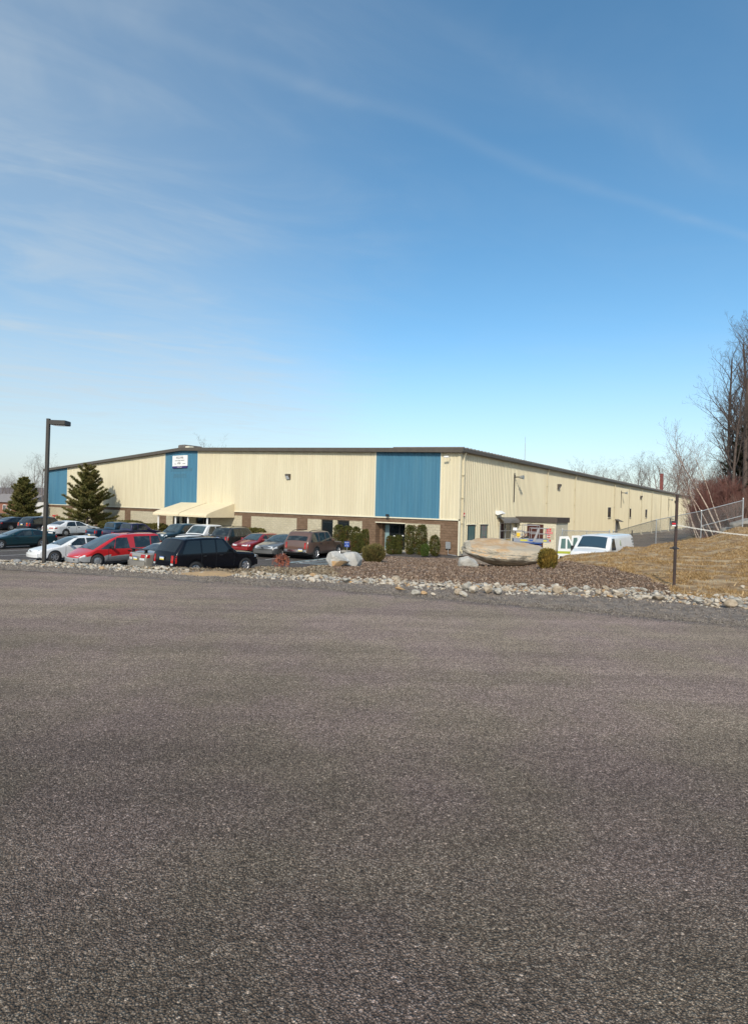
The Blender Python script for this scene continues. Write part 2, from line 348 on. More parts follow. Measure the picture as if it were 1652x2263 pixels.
# ------------------------------------------------------------------ terrain
def y_edge(x):
    x = np.asarray(x, float); a = np.clip(x, -14, 9)
    return 10.47-.36*a-.010*a*a+(x-a)*(-.36-.02*a)
UK = np.array([-1.5,-.7,-.3,-.27,-.20,-.15,-.09,-.05,0.0,.12,.25,.33,.36,.43,.463,.516,.6,.675,.8,1.4])
DK = np.array([6.,9,12,14,16,17,18.5,20,22,24,26,28,30,33,36,40,46])
def prof(pts): return np.interp(DK, [p[0] for p in pts], [p[1] for p in pts])
LOW = -1.98
TAB = np.array([prof(p) for p in [
 [(6,0),(14,0),(16,0),(17,-.2),(22,LOW)], [(6,0),(15.2,.03),(16.6,-.3),(20.5,LOW)], [(6,0),(13.2,.02),(14.4,-.10),(15.4,-.4),(19,LOW)],
 [(6,0),(13,.0),(14.3,-.04),(15.5,-.35),(19.5,LOW)], [(6,0),(12.6,.02),(15.5,-.07),(16.8,-.4),(21,LOW)], [(6,0),(12,0),(16,-.20),(17.2,-.40),(21.5,LOW)],
 [(6,0),(12,0),(17,-.24),(18.8,-.42),(23,LOW)], [(6,0),(12,0),(17,-.25),(21,-.50),(25,-1.3),(29,LOW)], [(6,0),(12,0),(17,-.26),(22,-.50),(30,-1.10),(37,-1.84),(41,LOW)],
 [(6,0),(11.5,0),(17,-.28),(22,-.55),(30,-1.10),(38,-1.84),(42,LOW)], [(6,0),(11.5,0),(17,-.28),(20.5,-.52),(23,-.72),(29,-1.5),(33,LOW)],
 [(6,0),(11.5,0),(17,-.14),(21,-.24),(23.5,-.55),(29,-1.95)], [(6,0),(11.5,0),(17,-.03),(22,-.08),(24,-.7),(27.5,LOW)],
 [(6,0),(11.5,0),(17,.05),(22.8,.07),(24.5,-.5),(28,LOW)], [(6,0),(11.5,0),(17,.08),(26,.06),(28,-.6),(32,LOW)], [(6,0),(11.5,0),(17,.08),(26,-.0),(35,-.26),(38,-.8),(44,LOW)],
 [(6,0),(11.5,0),(17,.10),(26,.12),(36,.14),(42,-.4),(46,-.8)], [(6,0),(11.5,.0),(17,.18),(26,.45),(36,.88),(46,.9)], [(6,0),(11,.02),(17,.3),(26,.7),(36,1.2),(46,1.3)],
 [(6,0),(11,.05),(17,.5),(26,1.0),(36,1.5),(46,1.6)]]])
PSI = .6467; CB = np.array([6.3558, 40.657, -1.8345])
BX = np.array([math.cos(PSI), -math.sin(PSI)]); BY = np.array([math.sin(PSI), math.cos(PSI)])
def sstep(a, b, x): t = np.clip((x-a)/(b-a), 0, 1); return t*t*(3-2*t)
def height(x, y):
    x = np.asarray(x, float); y = np.asarray(y, float); u = x/np.maximum(y, 3.); D = np.clip(y, 6, 46)
    i = np.clip(np.searchsorted(UK, u)-1, 0, len(UK)-2); a = np.clip((u-UK[i])/(UK[i+1]-UK[i]), 0, 1); a = a*a*(3-2*a)
    j = np.clip(np.searchsorted(DK, D)-1, 0, len(DK)-2); b = np.clip((D-DK[j])/(DK[j+1]-DK[j]), 0, 1)
    z = (TAB[i, j]*(1-a)+TAB[i+1, j]*a)*(1-b)+(TAB[i, j+1]*(1-a)+TAB[i+1, j+1]*a)*b
    dsw = (x-CB[0])*BX[0]+(y-CB[1])*BX[1]
    far = LOW+(2.85*sstep(np.where(y > 62, 7.5, 12.5), np.where(y > 62, 14.5, 18.5), dsw)+.03*np.clip(dsw-18.5, 0, 60))
    k = sstep(37, 45, y); z = z*(1-k)+far*k
    t = (y-y_edge(x))*.93
    rough = fbm(x, y, .8, 4, 3)*.16*sstep(.8, 3.0, t)*(z > -1.75)
    rough = rough+fbm(x, y, 4., 4, 5)*.075*sstep(.3, 1.4, t)*(z > -1.8)
    edge = -.012-.014*sstep(-.05, .5, t)+.026*sstep(.6, 1.6, t)
    return z+rough+edge
def gh(x, y): return float(height(np.array(x), np.array(y)))

us = np.arange(-1.6, 1.6, .0052); rows = [5.6]
while rows[-1] < 46: rows.append(rows[-1]*1.0065)
while rows[-1] < 210: rows.append(rows[-1]*1.02)
rows = np.array(rows); UU, YY = np.meshgrid(us, rows); XX = UU*YY; ZZ = height(XX, YY)
def classify(x, y):
    t = (y-y_edge(x))*.93; u = x/y; z = height(x, y); n = fbm(x, y, .9, 4, 1); n2 = fbm(x, y, 3.0, 3, 2)
    c = np.full(x.shape, 3)                                     # 0 shoulder 1 bank 2 mulch 3 grass
    # edge of the mulch against the lawn: surveyed points, in depth along u
    bu = np.array([-.2, .15, .30, .335, .365, .395, .463, .50, .542, .56]); bd = np.array([60, 60, 30, 20.5, 18.6, 17.2, 14.9, 13.6, 12.2, 9.])
    lim = np.interp(u, bu, bd)*(1+.05*n2+.04*n)
    c[(u < .56) & (y < lim)] = 2
    k = (u < -.065+.05*n+.03*n2-.012*(y-14)*.3)
    c[k] = 1
    r1 = np.interp(x, [-14,-5,0,4.7,7.6,12], [1.0,1.0,1.75,2.7,3.3,3.6])
    c[t < r1+n2*.7+n*.5] = 0
    return c, t, z
def quads(nr, nc):
    i = np.arange((nr-1)*(nc-1)); r = i//(nc-1); k = i % (nc-1); a = r*nc+k
    return np.stack([a, a+1, a+nc+1, a+nc], 1)
F = quads(len(rows), len(us)); V = np.stack([XX.ravel(), YY.ravel(), ZZ.ravel()], 1)
cx = V[F].mean(1); cls, tt, zz = classify(cx[:, 0], cx[:, 1])
keep = (tt > -.35)
M_gravel = mat('grey_gravel', (.185,.148,.118), (.29,.238,.19), 26, .95, bump=.03, bscale=38, lo=.3, hi=.7, c3=(.15,.124,.102), scale3=5)
M_bank = mat('bank_soil', (.17,.125,.085), (.27,.21,.145), 9, .95, bump=.03, bscale=22, lo=.3, hi=.7, c3=(.30,.22,.12), scale3=.9)
M_mulchg = mat('mulch_ground', (.155,.102,.068), (.27,.19,.132), 24, .95, bump=.035, bscale=30, lo=.3, hi=.7, c3=(.19,.135,.10), scale3=.7)
M_grassg = mat('dormant_turf', (.335,.205,.088), (.165,.098,.042), 5.5, .95, bump=.04, bscale=14, lo=.3, hi=.7, c3=(.46,.335,.19), scale3=1.7)
for cid, nm, mm in ((0, 'gravel_shoulder', M_gravel), (1, 'dirt_bank', M_bank), (2, 'mulch_bed', M_mulchg), (3, 'grass_hill', M_grassg)):
    s = F[keep & (cls == cid)]; uniq, inv = np.unique(s, return_inverse=True)
    o = raw_mesh(nm, V[uniq], inv.reshape(-1, 4), mm, smooth=True); tag(o, kind='structure')
# far ground to the horizon
g = MB(); g.add([(-3000,-3000,-2.35),(3000,-3000,-2.35),(3000,5000,-2.35),(-3000,5000,-2.35)], [(0,1,2,3)]); tag(g.build('ground', mat('far_field', (.16,.12,.07), (.11,.09,.055), .05, .95)), kind='structure')
# sandy washout in the bank
def patch(name, cxp, cyp, rx, ry, mm, lift, seed, n=40):
    vs = [(cxp, cyp, gh(cxp, cyp)+lift)]; fs = []; K = 7
    for k in range(1, K+1):
        for i in range(n):
            a = 2*math.pi*i/n; q = k/K*(1+.5*float(fbm(np.array(math.cos(a)*1.7), np.array(math.sin(a)*1.7), 1., 3, seed)))
            px, py = cxp+rx*q*math.cos(a), cyp+ry*q*math.sin(a); vs.append((px, py, gh(px, py)+lift*(1-(k/K)**2*1.8)))
    for i in range(n): fs.append((0, 1+i, 1+(i+1) % n, 1+(i+1) % n))
    me = bpy.data.meshes.new(name); f2 = [(0, 1+i, 1+(i+1) % n) for i in range(n)]
    for k in range(K-1):
        for i in range(n): f2.append((1+k*n+i, 1+k*n+n+i, 1+k*n+n+(i+1) % n, 1+k*n+(i+1) % n))
    me.from_pydata(vs, [], f2); me.materials.append(mm); return link(name, me, None, True)
M_sand = mat('washed_sand', (.47,.31,.15), (.38,.25,.13), 7, .95, bump=.02, bscale=25)
tag(patch('sandy_washout', -3.85, 12.85, .95, .62, M_sand, .06, 4), kind='structure')
# road
xs = np.concatenate([np.linspace(-70, -16, 40)[:-1], np.linspace(-16, 14, 380), np.linspace(14, 45, 30)[1:]]); ye = y_edge(xs)+fbm(xs, xs*0, 1.6, 5, 8)*.34; k = 14
vs = []; 
for i in range(k+1):
    f = (i/k)**1.8; vs.append(np.stack([xs, ye*(1-f)+f*(-34), np.where(i == 0, -.035, 0)*np.ones_like(xs)], 1))
    if i == 0: vs.append(np.stack([xs, ye-.03, 0*xs], 1))
vs = np.concatenate(vs)
M_road = asphalt('worn_road_asphalt', (.190,.144,.108), (.385,.300,.226), (.66,.555,.445), 136, .13, .0075, falloff_stones=True)
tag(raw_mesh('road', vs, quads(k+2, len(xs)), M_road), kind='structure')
# parking lot and drive: one flat sheet of newer asphalt in the building's frame
B = thing('warehouse', 'long cream metal-sided warehouse with three blue panels and a brown block base', 'warehouse', CB, -PSI)
def bw(lx, ly, z=0.): return (CB[0]+lx*BX[0]+ly*BY[0], CB[1]+lx*BX[1]+ly*BY[1], z)
LOT = -1.85
M_lot = asphalt('parking_asphalt', (.075,.068,.060), (.125,.114,.102), (.26,.24,.22), 70, .16, .005, .08)
poly = [bw(-120,-31), bw(-2.2,-31), bw(.6,-22), bw(.6,0), bw(-72,0), bw(-72,60), bw(-120,60)]
g = MB(); g.add([(p[0], p[1], LOT) for p in poly], [tuple(range(len(poly)))]); tag(g.build('parking_lot', M_lot), kind='structure')
# drive along the long side, rising a little towards the hill
gx, gy = np.meshgrid(np.linspace(.601, 13.5, 27), np.concatenate([np.linspace(-22, 30, 53), np.linspace(34, 150, 30)])); gx = np.where(gy < 0, gx, gx-.6*(13.5-gx)/12.9)
gz_ = LOT+.30*sstep(3., 9.5, gx)*sstep(-21, -12, gy); gv = np.stack([CB[0]+gx*BX[0]+gy*BY[0], CB[1]+gx*BX[1]+gy*BY[1], gz_], -1).reshape(-1, 3)
tag(raw_mesh('driveway', gv, quads(gx.shape[0], gx.shape[1]), asphalt('worn_drive_asphalt', (.185,.142,.105), (.30,.24,.18), (.50,.42,.33), 70, .22, .005, .15), smooth=True), kind='structure')
M_line = mat('faded_line_paint', (.62,.62,.56), (.22,.22,.21), 7, .8, lo=.46, hi=.78)
M_lineB = mat('blue_white_line_paint', (.50,.66,.68), (.26,.34,.35), 7, .8, lo=.5, hi=.8)
def strip(g, a, b, wd=.11):
    a = np.array(bw(*a)); b = np.array(bw(*b)); d = (b-a)[:2]; d /= np.linalg.norm(d); n = np.array([-d[1], d[0]])*wd/2
    g.add([(a[0]+n[0], a[1]+n[1], LOT+.005), (a[0]-n[0], a[1]-n[1], LOT+.005), (b[0]-n[0], b[1]-n[1], LOT+.005), (b[0]+n[0], b[1]+n[1], LOT+.005)], [(0,1,2,3)])
g = MB(); c12, s12 = math.cos(R(12)), math.sin(R(12))
for i in range(19):
    x = -4.55-2.72*i; strip(g, (x-s12*-3, -10-c12*3), (x-s12*2.6, -10+c12*2.6))
for i in range(10): x = -1.4-3.35*i; strip(g, (x, -24.2), (x, -18.2))
tag(g.build('parking_stall_lines', M_line), kind='structure')
g = MB(); strip(g, (-4.55,-12.9), (-2.0,-12.2), .1); strip(g, (-4.55,-12.9), (-5.0,-7.6), .1); strip(g, (-2.0,-12.2), (-2.4,-7.4), .1)
for i in range(6): strip(g, (-4.6-.06*i,-12.3+.85*i), (-2.05-.05*i,-11.9+.85*i+.35), .1)
tag(g.build('accessible_bay_hatching', M_lineB), kind='structure')
g = MB(); a = [bw(-8.6,-4.9), bw(-3.9,-4.9), bw(-3.9,.9), bw(-8.6,.9)]; g.add([(p[0],p[1],LOT+.02) for p in a], [(0,1,2,3)])
a = [bw(-37.5,-4.6), bw(-26,-4.6), bw(-26,0), bw(-37.5,0)]; g.add([(p[0],p[1],LOT+.02) for p in a], [(0,1,2,3)])
tag(g.build('concrete_path', M_conc), kind='structure')

# ------------------------------------------------------------------ the warehouse
W, LEN, EAVE, RISE, HB = 70.56, 123.0, 8.0, 1.62, 2.66
def roofz(x): return EAVE+RISE*(1-abs(x+W/2)/(W/2))
def rib_profile(a, b, pitch=.3048, d=.034):
    """trapezoid ribs standing proud of the panel"""
    pts = []; n = int(round((b-a)/pitch)); p = (b-a)/n
    for i in range(n):
        q = a+i*p; pts += [(q, 0), (q+p*.56, 0), (q+p*.66, d), (q+p*.86, d), (q+p*.96, 0)]
    pts.append((b, 0)); return pts
def clad_front(name, a, b, m_, z0):
    pts = rib_profile(a, b); g = MB(); vs = []
    for (x, d) in pts: vs += [(x, -.05-d, z0), (x, -.05-d, roofz(x)-.28)]
    g.add(vs, [(2*i, 2*i+2, 2*i+3, 2*i+1) for i in range(len(pts)-1)]); return g.build(name, m_, B)
blues = [(-69.75,-63.48), (-38.69,-32.3), (-7.85,-1.61)]
edges = [(-W+.12,-69.75,0)]; last = -69.75
segs = [(-W+.15,-69.75,0), (*blues[0],1), (-63.48,-38.69,0), (*blues[1],1), (-32.3,-7.85,0), (*blues[2],1), (-1.61,-.12,0)]
for a, b, k in segs: clad_front('blue_panel' if k else 'metal_cladding', a, b, M_blue if k else M_cream, HB+.02)
g = MB()
for a, b in blues:
    for x in (a, b): g.box(x-.045, x+.045, -.105, -.04, HB+.03, roofz(x)-.26)
g.box(-W+.02, -W+.16, -.11, .1, HB-.02, 7.74); g.box(-W-.02, -.02, -.115, -.02, HB-.05, HB+.045)
g.build('wall_trim', M_creamS, B)
# side cladding, full height
pts = rib_profile(.12, LEN, d=.05); g = MB(); vs = []
for (y, d) in pts: vs += [(.0+d, y, .28), (.0+d, y, 7.78)]
g.add(vs, [(2*i, 2*i+2, 2*i+3, 2*i+1) for i in range(len(pts)-1)]); g.build('metal_cladding', M_cream, B)
g = MB(); g.box(-.13, .05, -.10, .13, HB+.05, 7.75); g.build('corner_trim', M_cream, B)
g = MB(); g.box(-.02, .07, -.085, .11, -.4, HB-.06); g.build('corner_downpipe_cover', M_creamS, B)
g = MB(); g.box(-.3, .02, .14, LEN, -.5, .26); g.build('foundation', M_conc, B)
g = MB(); g.box(.012, .05, .14, LEN, .262, .30); g.build('base_flashing', M_fascia, B)
# solid core so nothing shows through
g = MB(); g.box(-W+.05, -.08, 1.35, LEN-.05, -.5, 7.6); g.box(-W+.05, -.08, -.02, 1.35, HB-.02, 7.6)
g.prism([(-W+.05, 7.6), (-.08, 7.6), (-W/2, 7.6+RISE-.1)], 1, -.02, LEN-.05); g.build('inner_wall', M_dark, B)
g = MB(); g.box(-W+.05, -W+.1, -.03, LEN, -.4, 7.7); g.build('metal_cladding', M_cream, B)
# block base: piers, painted infill, openings
SEG = [(-1.6,-.08,'p'), (-4.81,-1.6,'c'), (-7.73,-4.81,'e'), (-9.17,-7.73,'p'), (-10.58,-9.17,'c'), (-11.98,-10.58,'w'), (-12.46,-11.98,'c'),
       (-13.87,-12.46,'w'), (-15.53,-13.87,'c'), (-16.93,-15.53,'p'), (-23.35,-16.93,'c'), (-24.74,-23.35,'p'), (-29.98,-24.74,'c'), (-32.58,-29.98,'d'),
       (-34.19,-32.58,'c'), (-35.18,-34.19,'w'), (-35.62,-35.18,'c'), (-37.04,-35.62,'w'), (-38.32,-37.04,'c'), (-39.70,-38.32,'p'), (-46.17,-39.70,'c'),
       (-47.58,-46.17,'p'), (-53.9,-47.58,'c'), (-55.3,-53.9,'p'), (-61.8,-55.3,'c'), (-63.2,-61.8,'p'), (-69.8,-63.2,'c'), (-W,-69.8,'p')]
g = MB()
for a, b, k in SEG:
    if k == 'p': g.box(a+.001, b-.001, -.02, .6, -.45, 2.25)
g.box(-W, -7.73, -.021, .6, 2.252, HB-.055); g.box(-7.73, -4.81, -.021, .6, 2.252, HB-.055); g.box(-4.81, -.08, -.021, .6, 2.252, HB-.055)
g.box(-7.74, -7.5, .602, 1.6, -.45, 2.25)
g.build('block_base', M_brown, B)
for a, b, k in SEG:
    if k == 'c':
        g = MB(); g.box(a+.001, b-.001, -.012, .6, -.45, 2.249); g.build('painted_block_panel', M_pale, B)
    if k in 'wd':
        g = MB(); fr = .07
        g.box(a+.004, a+fr, .06, .2, -.1, 2.248); g.box(b-fr, b-.004, .06, .2, -.1, 2.248); g.box(a+fr, b-fr, .06, .2, 2.17, 2.248); g.box(a+fr, b-fr, .06, .2, -.1, .08)
        if k == 'd': g.box((a+b)/2-.04, (a+b)/2+.04, .065, .19, .08, 2.17)
        o = g.build('glass_door' if k == 'd' else 'window', M_fascia, B)
        g = MB(); g.box(a+fr, b-fr, .12, .14, .08, 2.17); g.build('pane', M_glass, o)
# recessed entrance
g = MB(); g.box(-7.5, -4.815, .61, .7, 2.05, 2.25); 
for x in (-6.98, -6.0, -4.87): g.box(x-.045, x+.045, .95, 1.05, -.05, 2.16)
g.box(-7.49, -4.82, .94, 1.06, 2.161, 2.252); ef = g.build('entrance_frame', M_black, B)
g = MB(); g.box(-6.93, -4.92, .985, 1.0, -.02, 2.16); g.build('pane', M_glass, ef)
g = MB(); g.box(-7.48, -7.03, .985, 1.0, -.02, 2.16); g.build('pane', mat('pale_blue_glass', (.22,.33,.35), rough=.1), ef)
for x in (-6.15, -5.85): g = MB(); g.tube([(x, .9, .85), (x, .9, 1.35)], .02); g.build('door_handle', M_chrome, ef)
g = MB(); g.box(-6.62, -6.42, .975, .983, 1.0, 1.14); g.build('paper_notice', M_white, ef); g = MB(); g.box(-5.75, -5.6, .975, .983, 1.12, 1.22); g.build('paper_notice', M_white, ef)
g = MB(); g.box(-7.78, -4.79, -.05, -.022, 2.19, 2.262); g.build('lintel_trim', M_creamS, B)
g = MB(); g.box(-7.47, -7.42, .70, .74, .0, .9); g.box(-7.3, -7.25, .70, .74, .0, .9); g.build('door_mat_stand', M_black, B) if 0 else None
# eaves, fascia, roof
g = MB(); ns = 2
for s in (0, 1):
    x0, x1 = ((-W-.3, -W/2), (-W/2, .32))[s]
    vs = []
    for x in (x0, x1):
        z = roofz(x); vs += [(x, -.42, z-.33), (x, -.42, z+.0), (x, -.02, z+.0), (x, -.02, z-.33)]
    g.add(vs, [(0,4,5,1), (1,5,6,2), (3,2,6,7), (0,3,7,4), (0,1,2,3), (4,7,6,5)])
g.build('fascia', M_fascia, B)
g = MB(); g.bbox(.06, .36, -.40, LEN+.1, 7.70, 7.97, .03); g.build('gutter', M_fascia, B)
g = MB()
for s in (0, 1):
    x0, x1 = ((-W-.28, -W/2), (-W/2, .30))[s]
    z0, z1 = roofz(x0), roofz(x1); g.add([(x0,-.40,z0+.012),(x1,-.40,z1+.012),(x1,LEN,z1+.012),(x0,LEN,z0+.012),(x0,-.40,z0-.05),(x1,-.40,z1-.05),(x1,LEN,z1-.05),(x0,LEN,z0-.05)], [(0,1,2,3),(4,7,6,5),(0,4,5,1),(1,5,6,2),(2,6,7,3),(3,7,4,0)])
for i in range(204):
    y = -.2+i*.605; x0, x1 = .38, -6.0; z0, z1 = EAVE+.0, roofz(-6); g.add([(x0,y-.06,z0-.03),(x0,y+.06,z0-.03),(x0,y+.035,z0+.075),(x0,y-.035,z0+.075),(x1,y-.06,z1+.0),(x1,y+.06,z1+.0),(x1,y+.035,z1+.085),(x1,y-.035,z1+.085)], [(0,1,2,3),(0,4,5,1),(1,5,6,2),(2,6,7,3),(3,7,4,0)])
g.build('roof', M_roof, B)
g = MB(); g.bbox(-36.0, -34.75, -.2, 2.2, roofz(-35.3)-.1, roofz(-35.3)+.36, .08); g.build('ridge_vent', M_roof, B)
g = MB(); g.box(-34.7, -34.0, -.1, .5, roofz(-34.3), roofz(-34.3)+.2); g.build('ridge_vent', M_creamS, B)
g = MB(); g.tube([(-4.4, 23.4, 8.1), (-4.4, 23.4, 11.15)], [.045, .025], 6); g.tube([(-4.4, 23.4, 11.15), (-4.4, 23.4, 11.9)], .016, 5); g.build('antenna', M_galv, B)
# flue stack on the roof at the far end
cp = np.array([65.6, 125.])-CB[:2]; cxl, cyl = float(cp@BX), float(cp@BY)
g = MB(); g.bbox(cxl-.33, cxl+.33, cyl-.33, cyl+.33, 6.5, 12.6, .03); g.bbox(cxl-.37, cxl+.37, cyl-.37, cyl+.37, 12.6, 12.75, .03)
g.build('flue_stack', mat('rust_red_steel', (.21,.055,.045), (.15,.045,.04), 2, .7), B)
# downspouts with pale splash boots
for y in (.32, 18.3, 27.4, 45.4, 54.4, 63.4, 72.2, 81., 89.8, 98.6, 107.4, 116.):
    g = MB(); g.tube([(.24, y, 7.72), (.24, y, 7.60), (.13, y, 7.35), (.13, y, .15)], .055, 4)
    for z in (2.4, 4.3, 6.0): g.box(.03, .20, y-.11, y+.11, z, z+.05)
    o = g.build('downspout', M_cream, B)
    if y > 1:
        g = MB(); g.tube([(.13, y, .75), (.13, y, .02), (.42, y, -.02)], .085, 6); g.build('boot', M_creamS, o)
# side windows
def side_window(y0, y1, z0, z1, glass):
    g = MB(); f = .07
    g.box(.0, .085, y0, y0+f, z0, z1); g.box(.0, .085, y1-f, y1, z0, z1); g.box(.0, .085, y0+f, y1-f, z0, z0+f); g.box(.0, .085, y0+f, y1-f, z1-f, z1)
    o = g.build('window', M_black, B); g = MB(); g.box(.0, .062, y0+f, y1-f, z0+f, z1-f); g.build('pane', glass, o)
    g = MB(); g.box(.0, .13, y0-.12, y1+.12, z0-.09, z0-.005); g.build('sill', M_creamS, o); g = MB(); g.box(.0, .10, y0-.12, y1+.12, z1+.005, z1+.06); g.build('head_flashing', M_creamS, o)
side_window(1.25, 2.5, .96, 2.28, M_glassG); side_window(3.45, 4.68, .96, 2.28, M_glassG)
for y0 in (42.35, 54.65, 67.0): side_window(y0, y0+1.25, 2.88, 4.2, M_glass)
# storefront door bay with cardboard in one light
g = MB(); y0, y1 = 7.16, 9.48; ym = 8.25
for y in (y0, ym, y1-.06): g.box(.02, .10, y, y+.07, -.2, 2.4)
for z in (.0, .98, 1.68, 2.36): g.box(.025, .095, y0+.07, ym, z, z+.06); g.box(.025, .095, ym+.07, y1-.06, z, z+.06)
sd = g.build('storefront_door', M_galv, B)
g = MB(); g.box(.0, .058, y0, y1, -.2, 2.4); g.build('pane', M_glass, sd)
g = MB(); g.box(.059, .066, ym+.07, y1-.06, .06, .98); g.build('cardboard_sheet', mat('cardboard', (.52,.38,.15), (.45,.32,.12), 4, .9), sd)
g = MB(); g.box(.059, .064, y0+.07, ym, .06, .98); g.build('panel', mat('grey_door_panel', (.30,.31,.30), rough=.6), sd)
# curved metal awning above it
g = MB(); sec = [(.02, 2.88), (.2, 2.86), (.4, 2.76), (.55, 2.60), (.64, 2.40)]; vs = []
for y in (6.75, 10.2):
    for (x, z) in sec: vs.append((x, y, z))
    for (x, z) in reversed(sec): vs.append((x-.03, y, z-.04))
n = len(sec)*2; g.add(vs, [(i, (i+1) % n, n+(i+1) % n, n+i) for i in range(n)]+[tuple(range(n)), tuple(range(2*n-1, n-1, -1))])
g.tube([(.05, 6.8, 2.3), (.62, 6.8, 2.42)], .015, 4); g.tube([(.05, 10.1, 2.3), (.62, 10.1, 2.42)], .015, 4); g.tube([(.62, 10.15, 2.40), (1.9, 10.5, 2.42)], .014, 4)
g.build('awning', mat('weathered_bronze_sheet', (.13,.115,.095), (.19,.17,.145), 1.4, .55, bump=.006, bscale=6), B)
# hinged service doors further along, each under a small hood
for y0, y1, z1 in ((46.5, 47.7, 2.15), (91.6, 92.8, 2.25)):
    g = MB(); g.box(.0, .062, y0, y1, -.1, z1); o = g.build('service_door', mat('grey_steel_door', (.22,.21,.19), rough=.6), B)
    g = MB(); g.prism([(.02, z1+.45), (.02, z1+.3), (.75, z1+.08), (.75, z1+.12)], 1, y0-.2, y1+.5); g.build('hood', M_fascia, o)
g = MB(); g.tube([(1.5, 50.2, -.05), (1.5, 50.2, 1.0)], .09, 8); g.build('bollard', M_fascia, None).location = (0,0,0)
bo = bpy.data.objects['bollard']; bo.location = bw(0, 0, CB[2]); bo.rotation_euler = (0,0,-PSI); tag(bo, 'short dark pipe bollard by the long wall, just beyond the white van', 'bollard')
# lights on the walls
def wall_pack(x, y, z, face):
    g = MB()
    if face == 'f':
        g.prism([(-.05, z+.28), (-.05, z-.22), (-.18, z-.22), (-.36, z+.10), (-.36, z+.28)], 0, x-.23, x+.23); o = g.build('wall_light', M_fascia, B)
        g = MB(); g.add([(x-.2, -.186, z-.215), (x+.2, -.186, z-.215), (x+.2, -.364, z+.09), (x-.2, -.364, z+.09)], [(0,1,2,3)]); g.build('lens', M_lens, o)
    else:
        g.prism([(.02, z+.28), (.02, z-.22), (.16, z-.22), (.36, z+.10), (.36, z+.28)], 1, y-.23, y+.23); o = g.build('wall_light', M_fascia, B)
        g = MB(); g.add([(.166, y-.2, z-.215), (.166, y+.2, z-.215), (.364, y+.2, z+.09), (.364, y-.2, z+.09)], [(0,1,2,3)]); g.build('lens', M_lens, o)
for x, z in ((-18.06, 6.1), (-53.4, 6.12)): wall_pack(x, 0, z, 'f')
for y, z in ((21.6, 6.1), (62.6, 6.15), (97.5, 6.2)): wall_pack(0, y, z, 's')
for y, z in ((10.0, 6.45), (49.4, 6.45), (89.5, 6.45)):
    g = MB(); g.box(.03, .08, y-.05, y+.05, z-2.2, z+.35); g.box(.03, .12, y-.1, y+.1, z-.1, z+.2); g.tube([(.1, y, z), (.55, y+.05, z)], .05, 6); g.build('light_bracket', M_fascia, B)
    g = MB(); g.lathe([(.001, .0), (.09, .02), (.12, .1), (.17, .3), (.18, .36), (.001, .36)], 12, axis='x', c=(.5, y+.06, z-.02)); g.build('flood_light', M_galv, B)
g = MB(); g.prism([(.02, 3.42), (.02, 3.15), (.2, 3.05), (.62, 3.18), (.62, 3.22), (.3, 3.42)], 1, 6.25, 6.95); g.build('door_light', M_white, B)
g = MB(); g.bbox(-6.5, -6.25, -.42, -.2, 2.74, 2.92, .03); g.tube([(-6.37, -.2, 2.78), (-6.37, -.05, 2.7)], .03, 6); g.build('entrance_flood_light', M_black, B)
g = MB(); g.bbox(-1.1, -.72, -.62, -.5, 7.30, 7.42, .02); g.tube([(-.8, -.5, 7.36), (-.8, -.06, 7.25)], .02, 5); g.build('security_camera', M_white, B)
g = MB(); g.bbox(.02, .12, .46, .70, 2.92, 3.22, .02, 0); g.bbox(.121, .15, .52, .64, 2.97, 3.08, .01, 1); g.build('fire_strobe', [M_signred, M_white], B)
g = MB(); g.bbox(-1.02, -.62, -.18, -.03, .45, .98, .02); g.tube([(-.82, -.1, .45), (-.82, -.1, .05), (-.1, -.12, .0)], .035, 6); g.build('electric_box', M_galv, B)
g = MB(); g.tube([(-66.5, -.05, 1.1), (-66.5, -.5, 1.1), (-66.5, -.5, -.2)], .07, 6); g.lathe([(.001,0),(.10,0),(.10,.2),(.001,.2)], 10, axis='y', c=(-66.3, -.65, 1.0)); g.lathe([(.001,0),(.10,0),(.10,.2),(.001,.2)], 10, axis='y', c=(-66.7, -.65, 1.0)); g.bbox(-66.8, -66.2, -.55, -.45, .95, 1.07, .03); g.build('fire_pump_connection', M_signred, B)
# sign board on the middle blue panel
g = MB(); g.bbox(-37.06, -34.17, -.17, -.10, 7.56, 8.77, .01); sg = g.build('sign_board', M_white, B)
g = MB(); g.box(-37.05, -34.18, -.165, -.10, 7.34, 7.555); g.build('sign_strip', M_navy, sg)
RX = (R(90), 0, 0)
text('lettering', 'FOLD-PAK', .36, M_ink, sg, (-35.62, -.174, 8.50), RX, sx=.85)
text('lettering', 'A ROCK-TENN COMPANY', .155, M_ink, sg, (-35.62, -.174, 8.19), RX, sx=1.02)
text('lettering', 'Inno', .15, M_ink, sg, (-36.45, -.174, 7.83), RX); text('lettering', 'Pak', .30, M_ink, sg, (-35.72, -.174, 7.86), RX); text('lettering', 'solutions', .14, M_ink, sg, (-34.78, -.174, 7.83), RX, sx=1.05)
g = MB(); g.tube([(-36.1, -.175, 7.79), (-35.85, -.175, 8.02), (-35.6, -.175, 8.05), (-35.35, -.175, 7.82)], .016, 4); g.build('emblem', M_ink, sg)
text('lettering', '33 N. Powell', .15, M_white, sg, (-35.62, -.170, 7.45), RX, sx=1.05)
# old sign ghosts left on the panel, a hair proud of the ribs
for x0, x1, z0, z1 in ((-37.7, -33.3, 6.95, 7.32), (-37.0, -34.3, 6.2, 6.7)):
    g = MB(); pr_ = [p for p in rib_profile(*blues[1]) if x0 <= p[0] <= x1]; vs = []
    for (x, d) in pr_: vs += [(x, -.054-d, z0), (x, -.054-d, z1)]
    g.add(vs, [(2*i, 2*i+2, 2*i+3, 2*i+1) for i in range(len(pr_)-1)]); g.build('sign_ghost', M_bluefade, B)
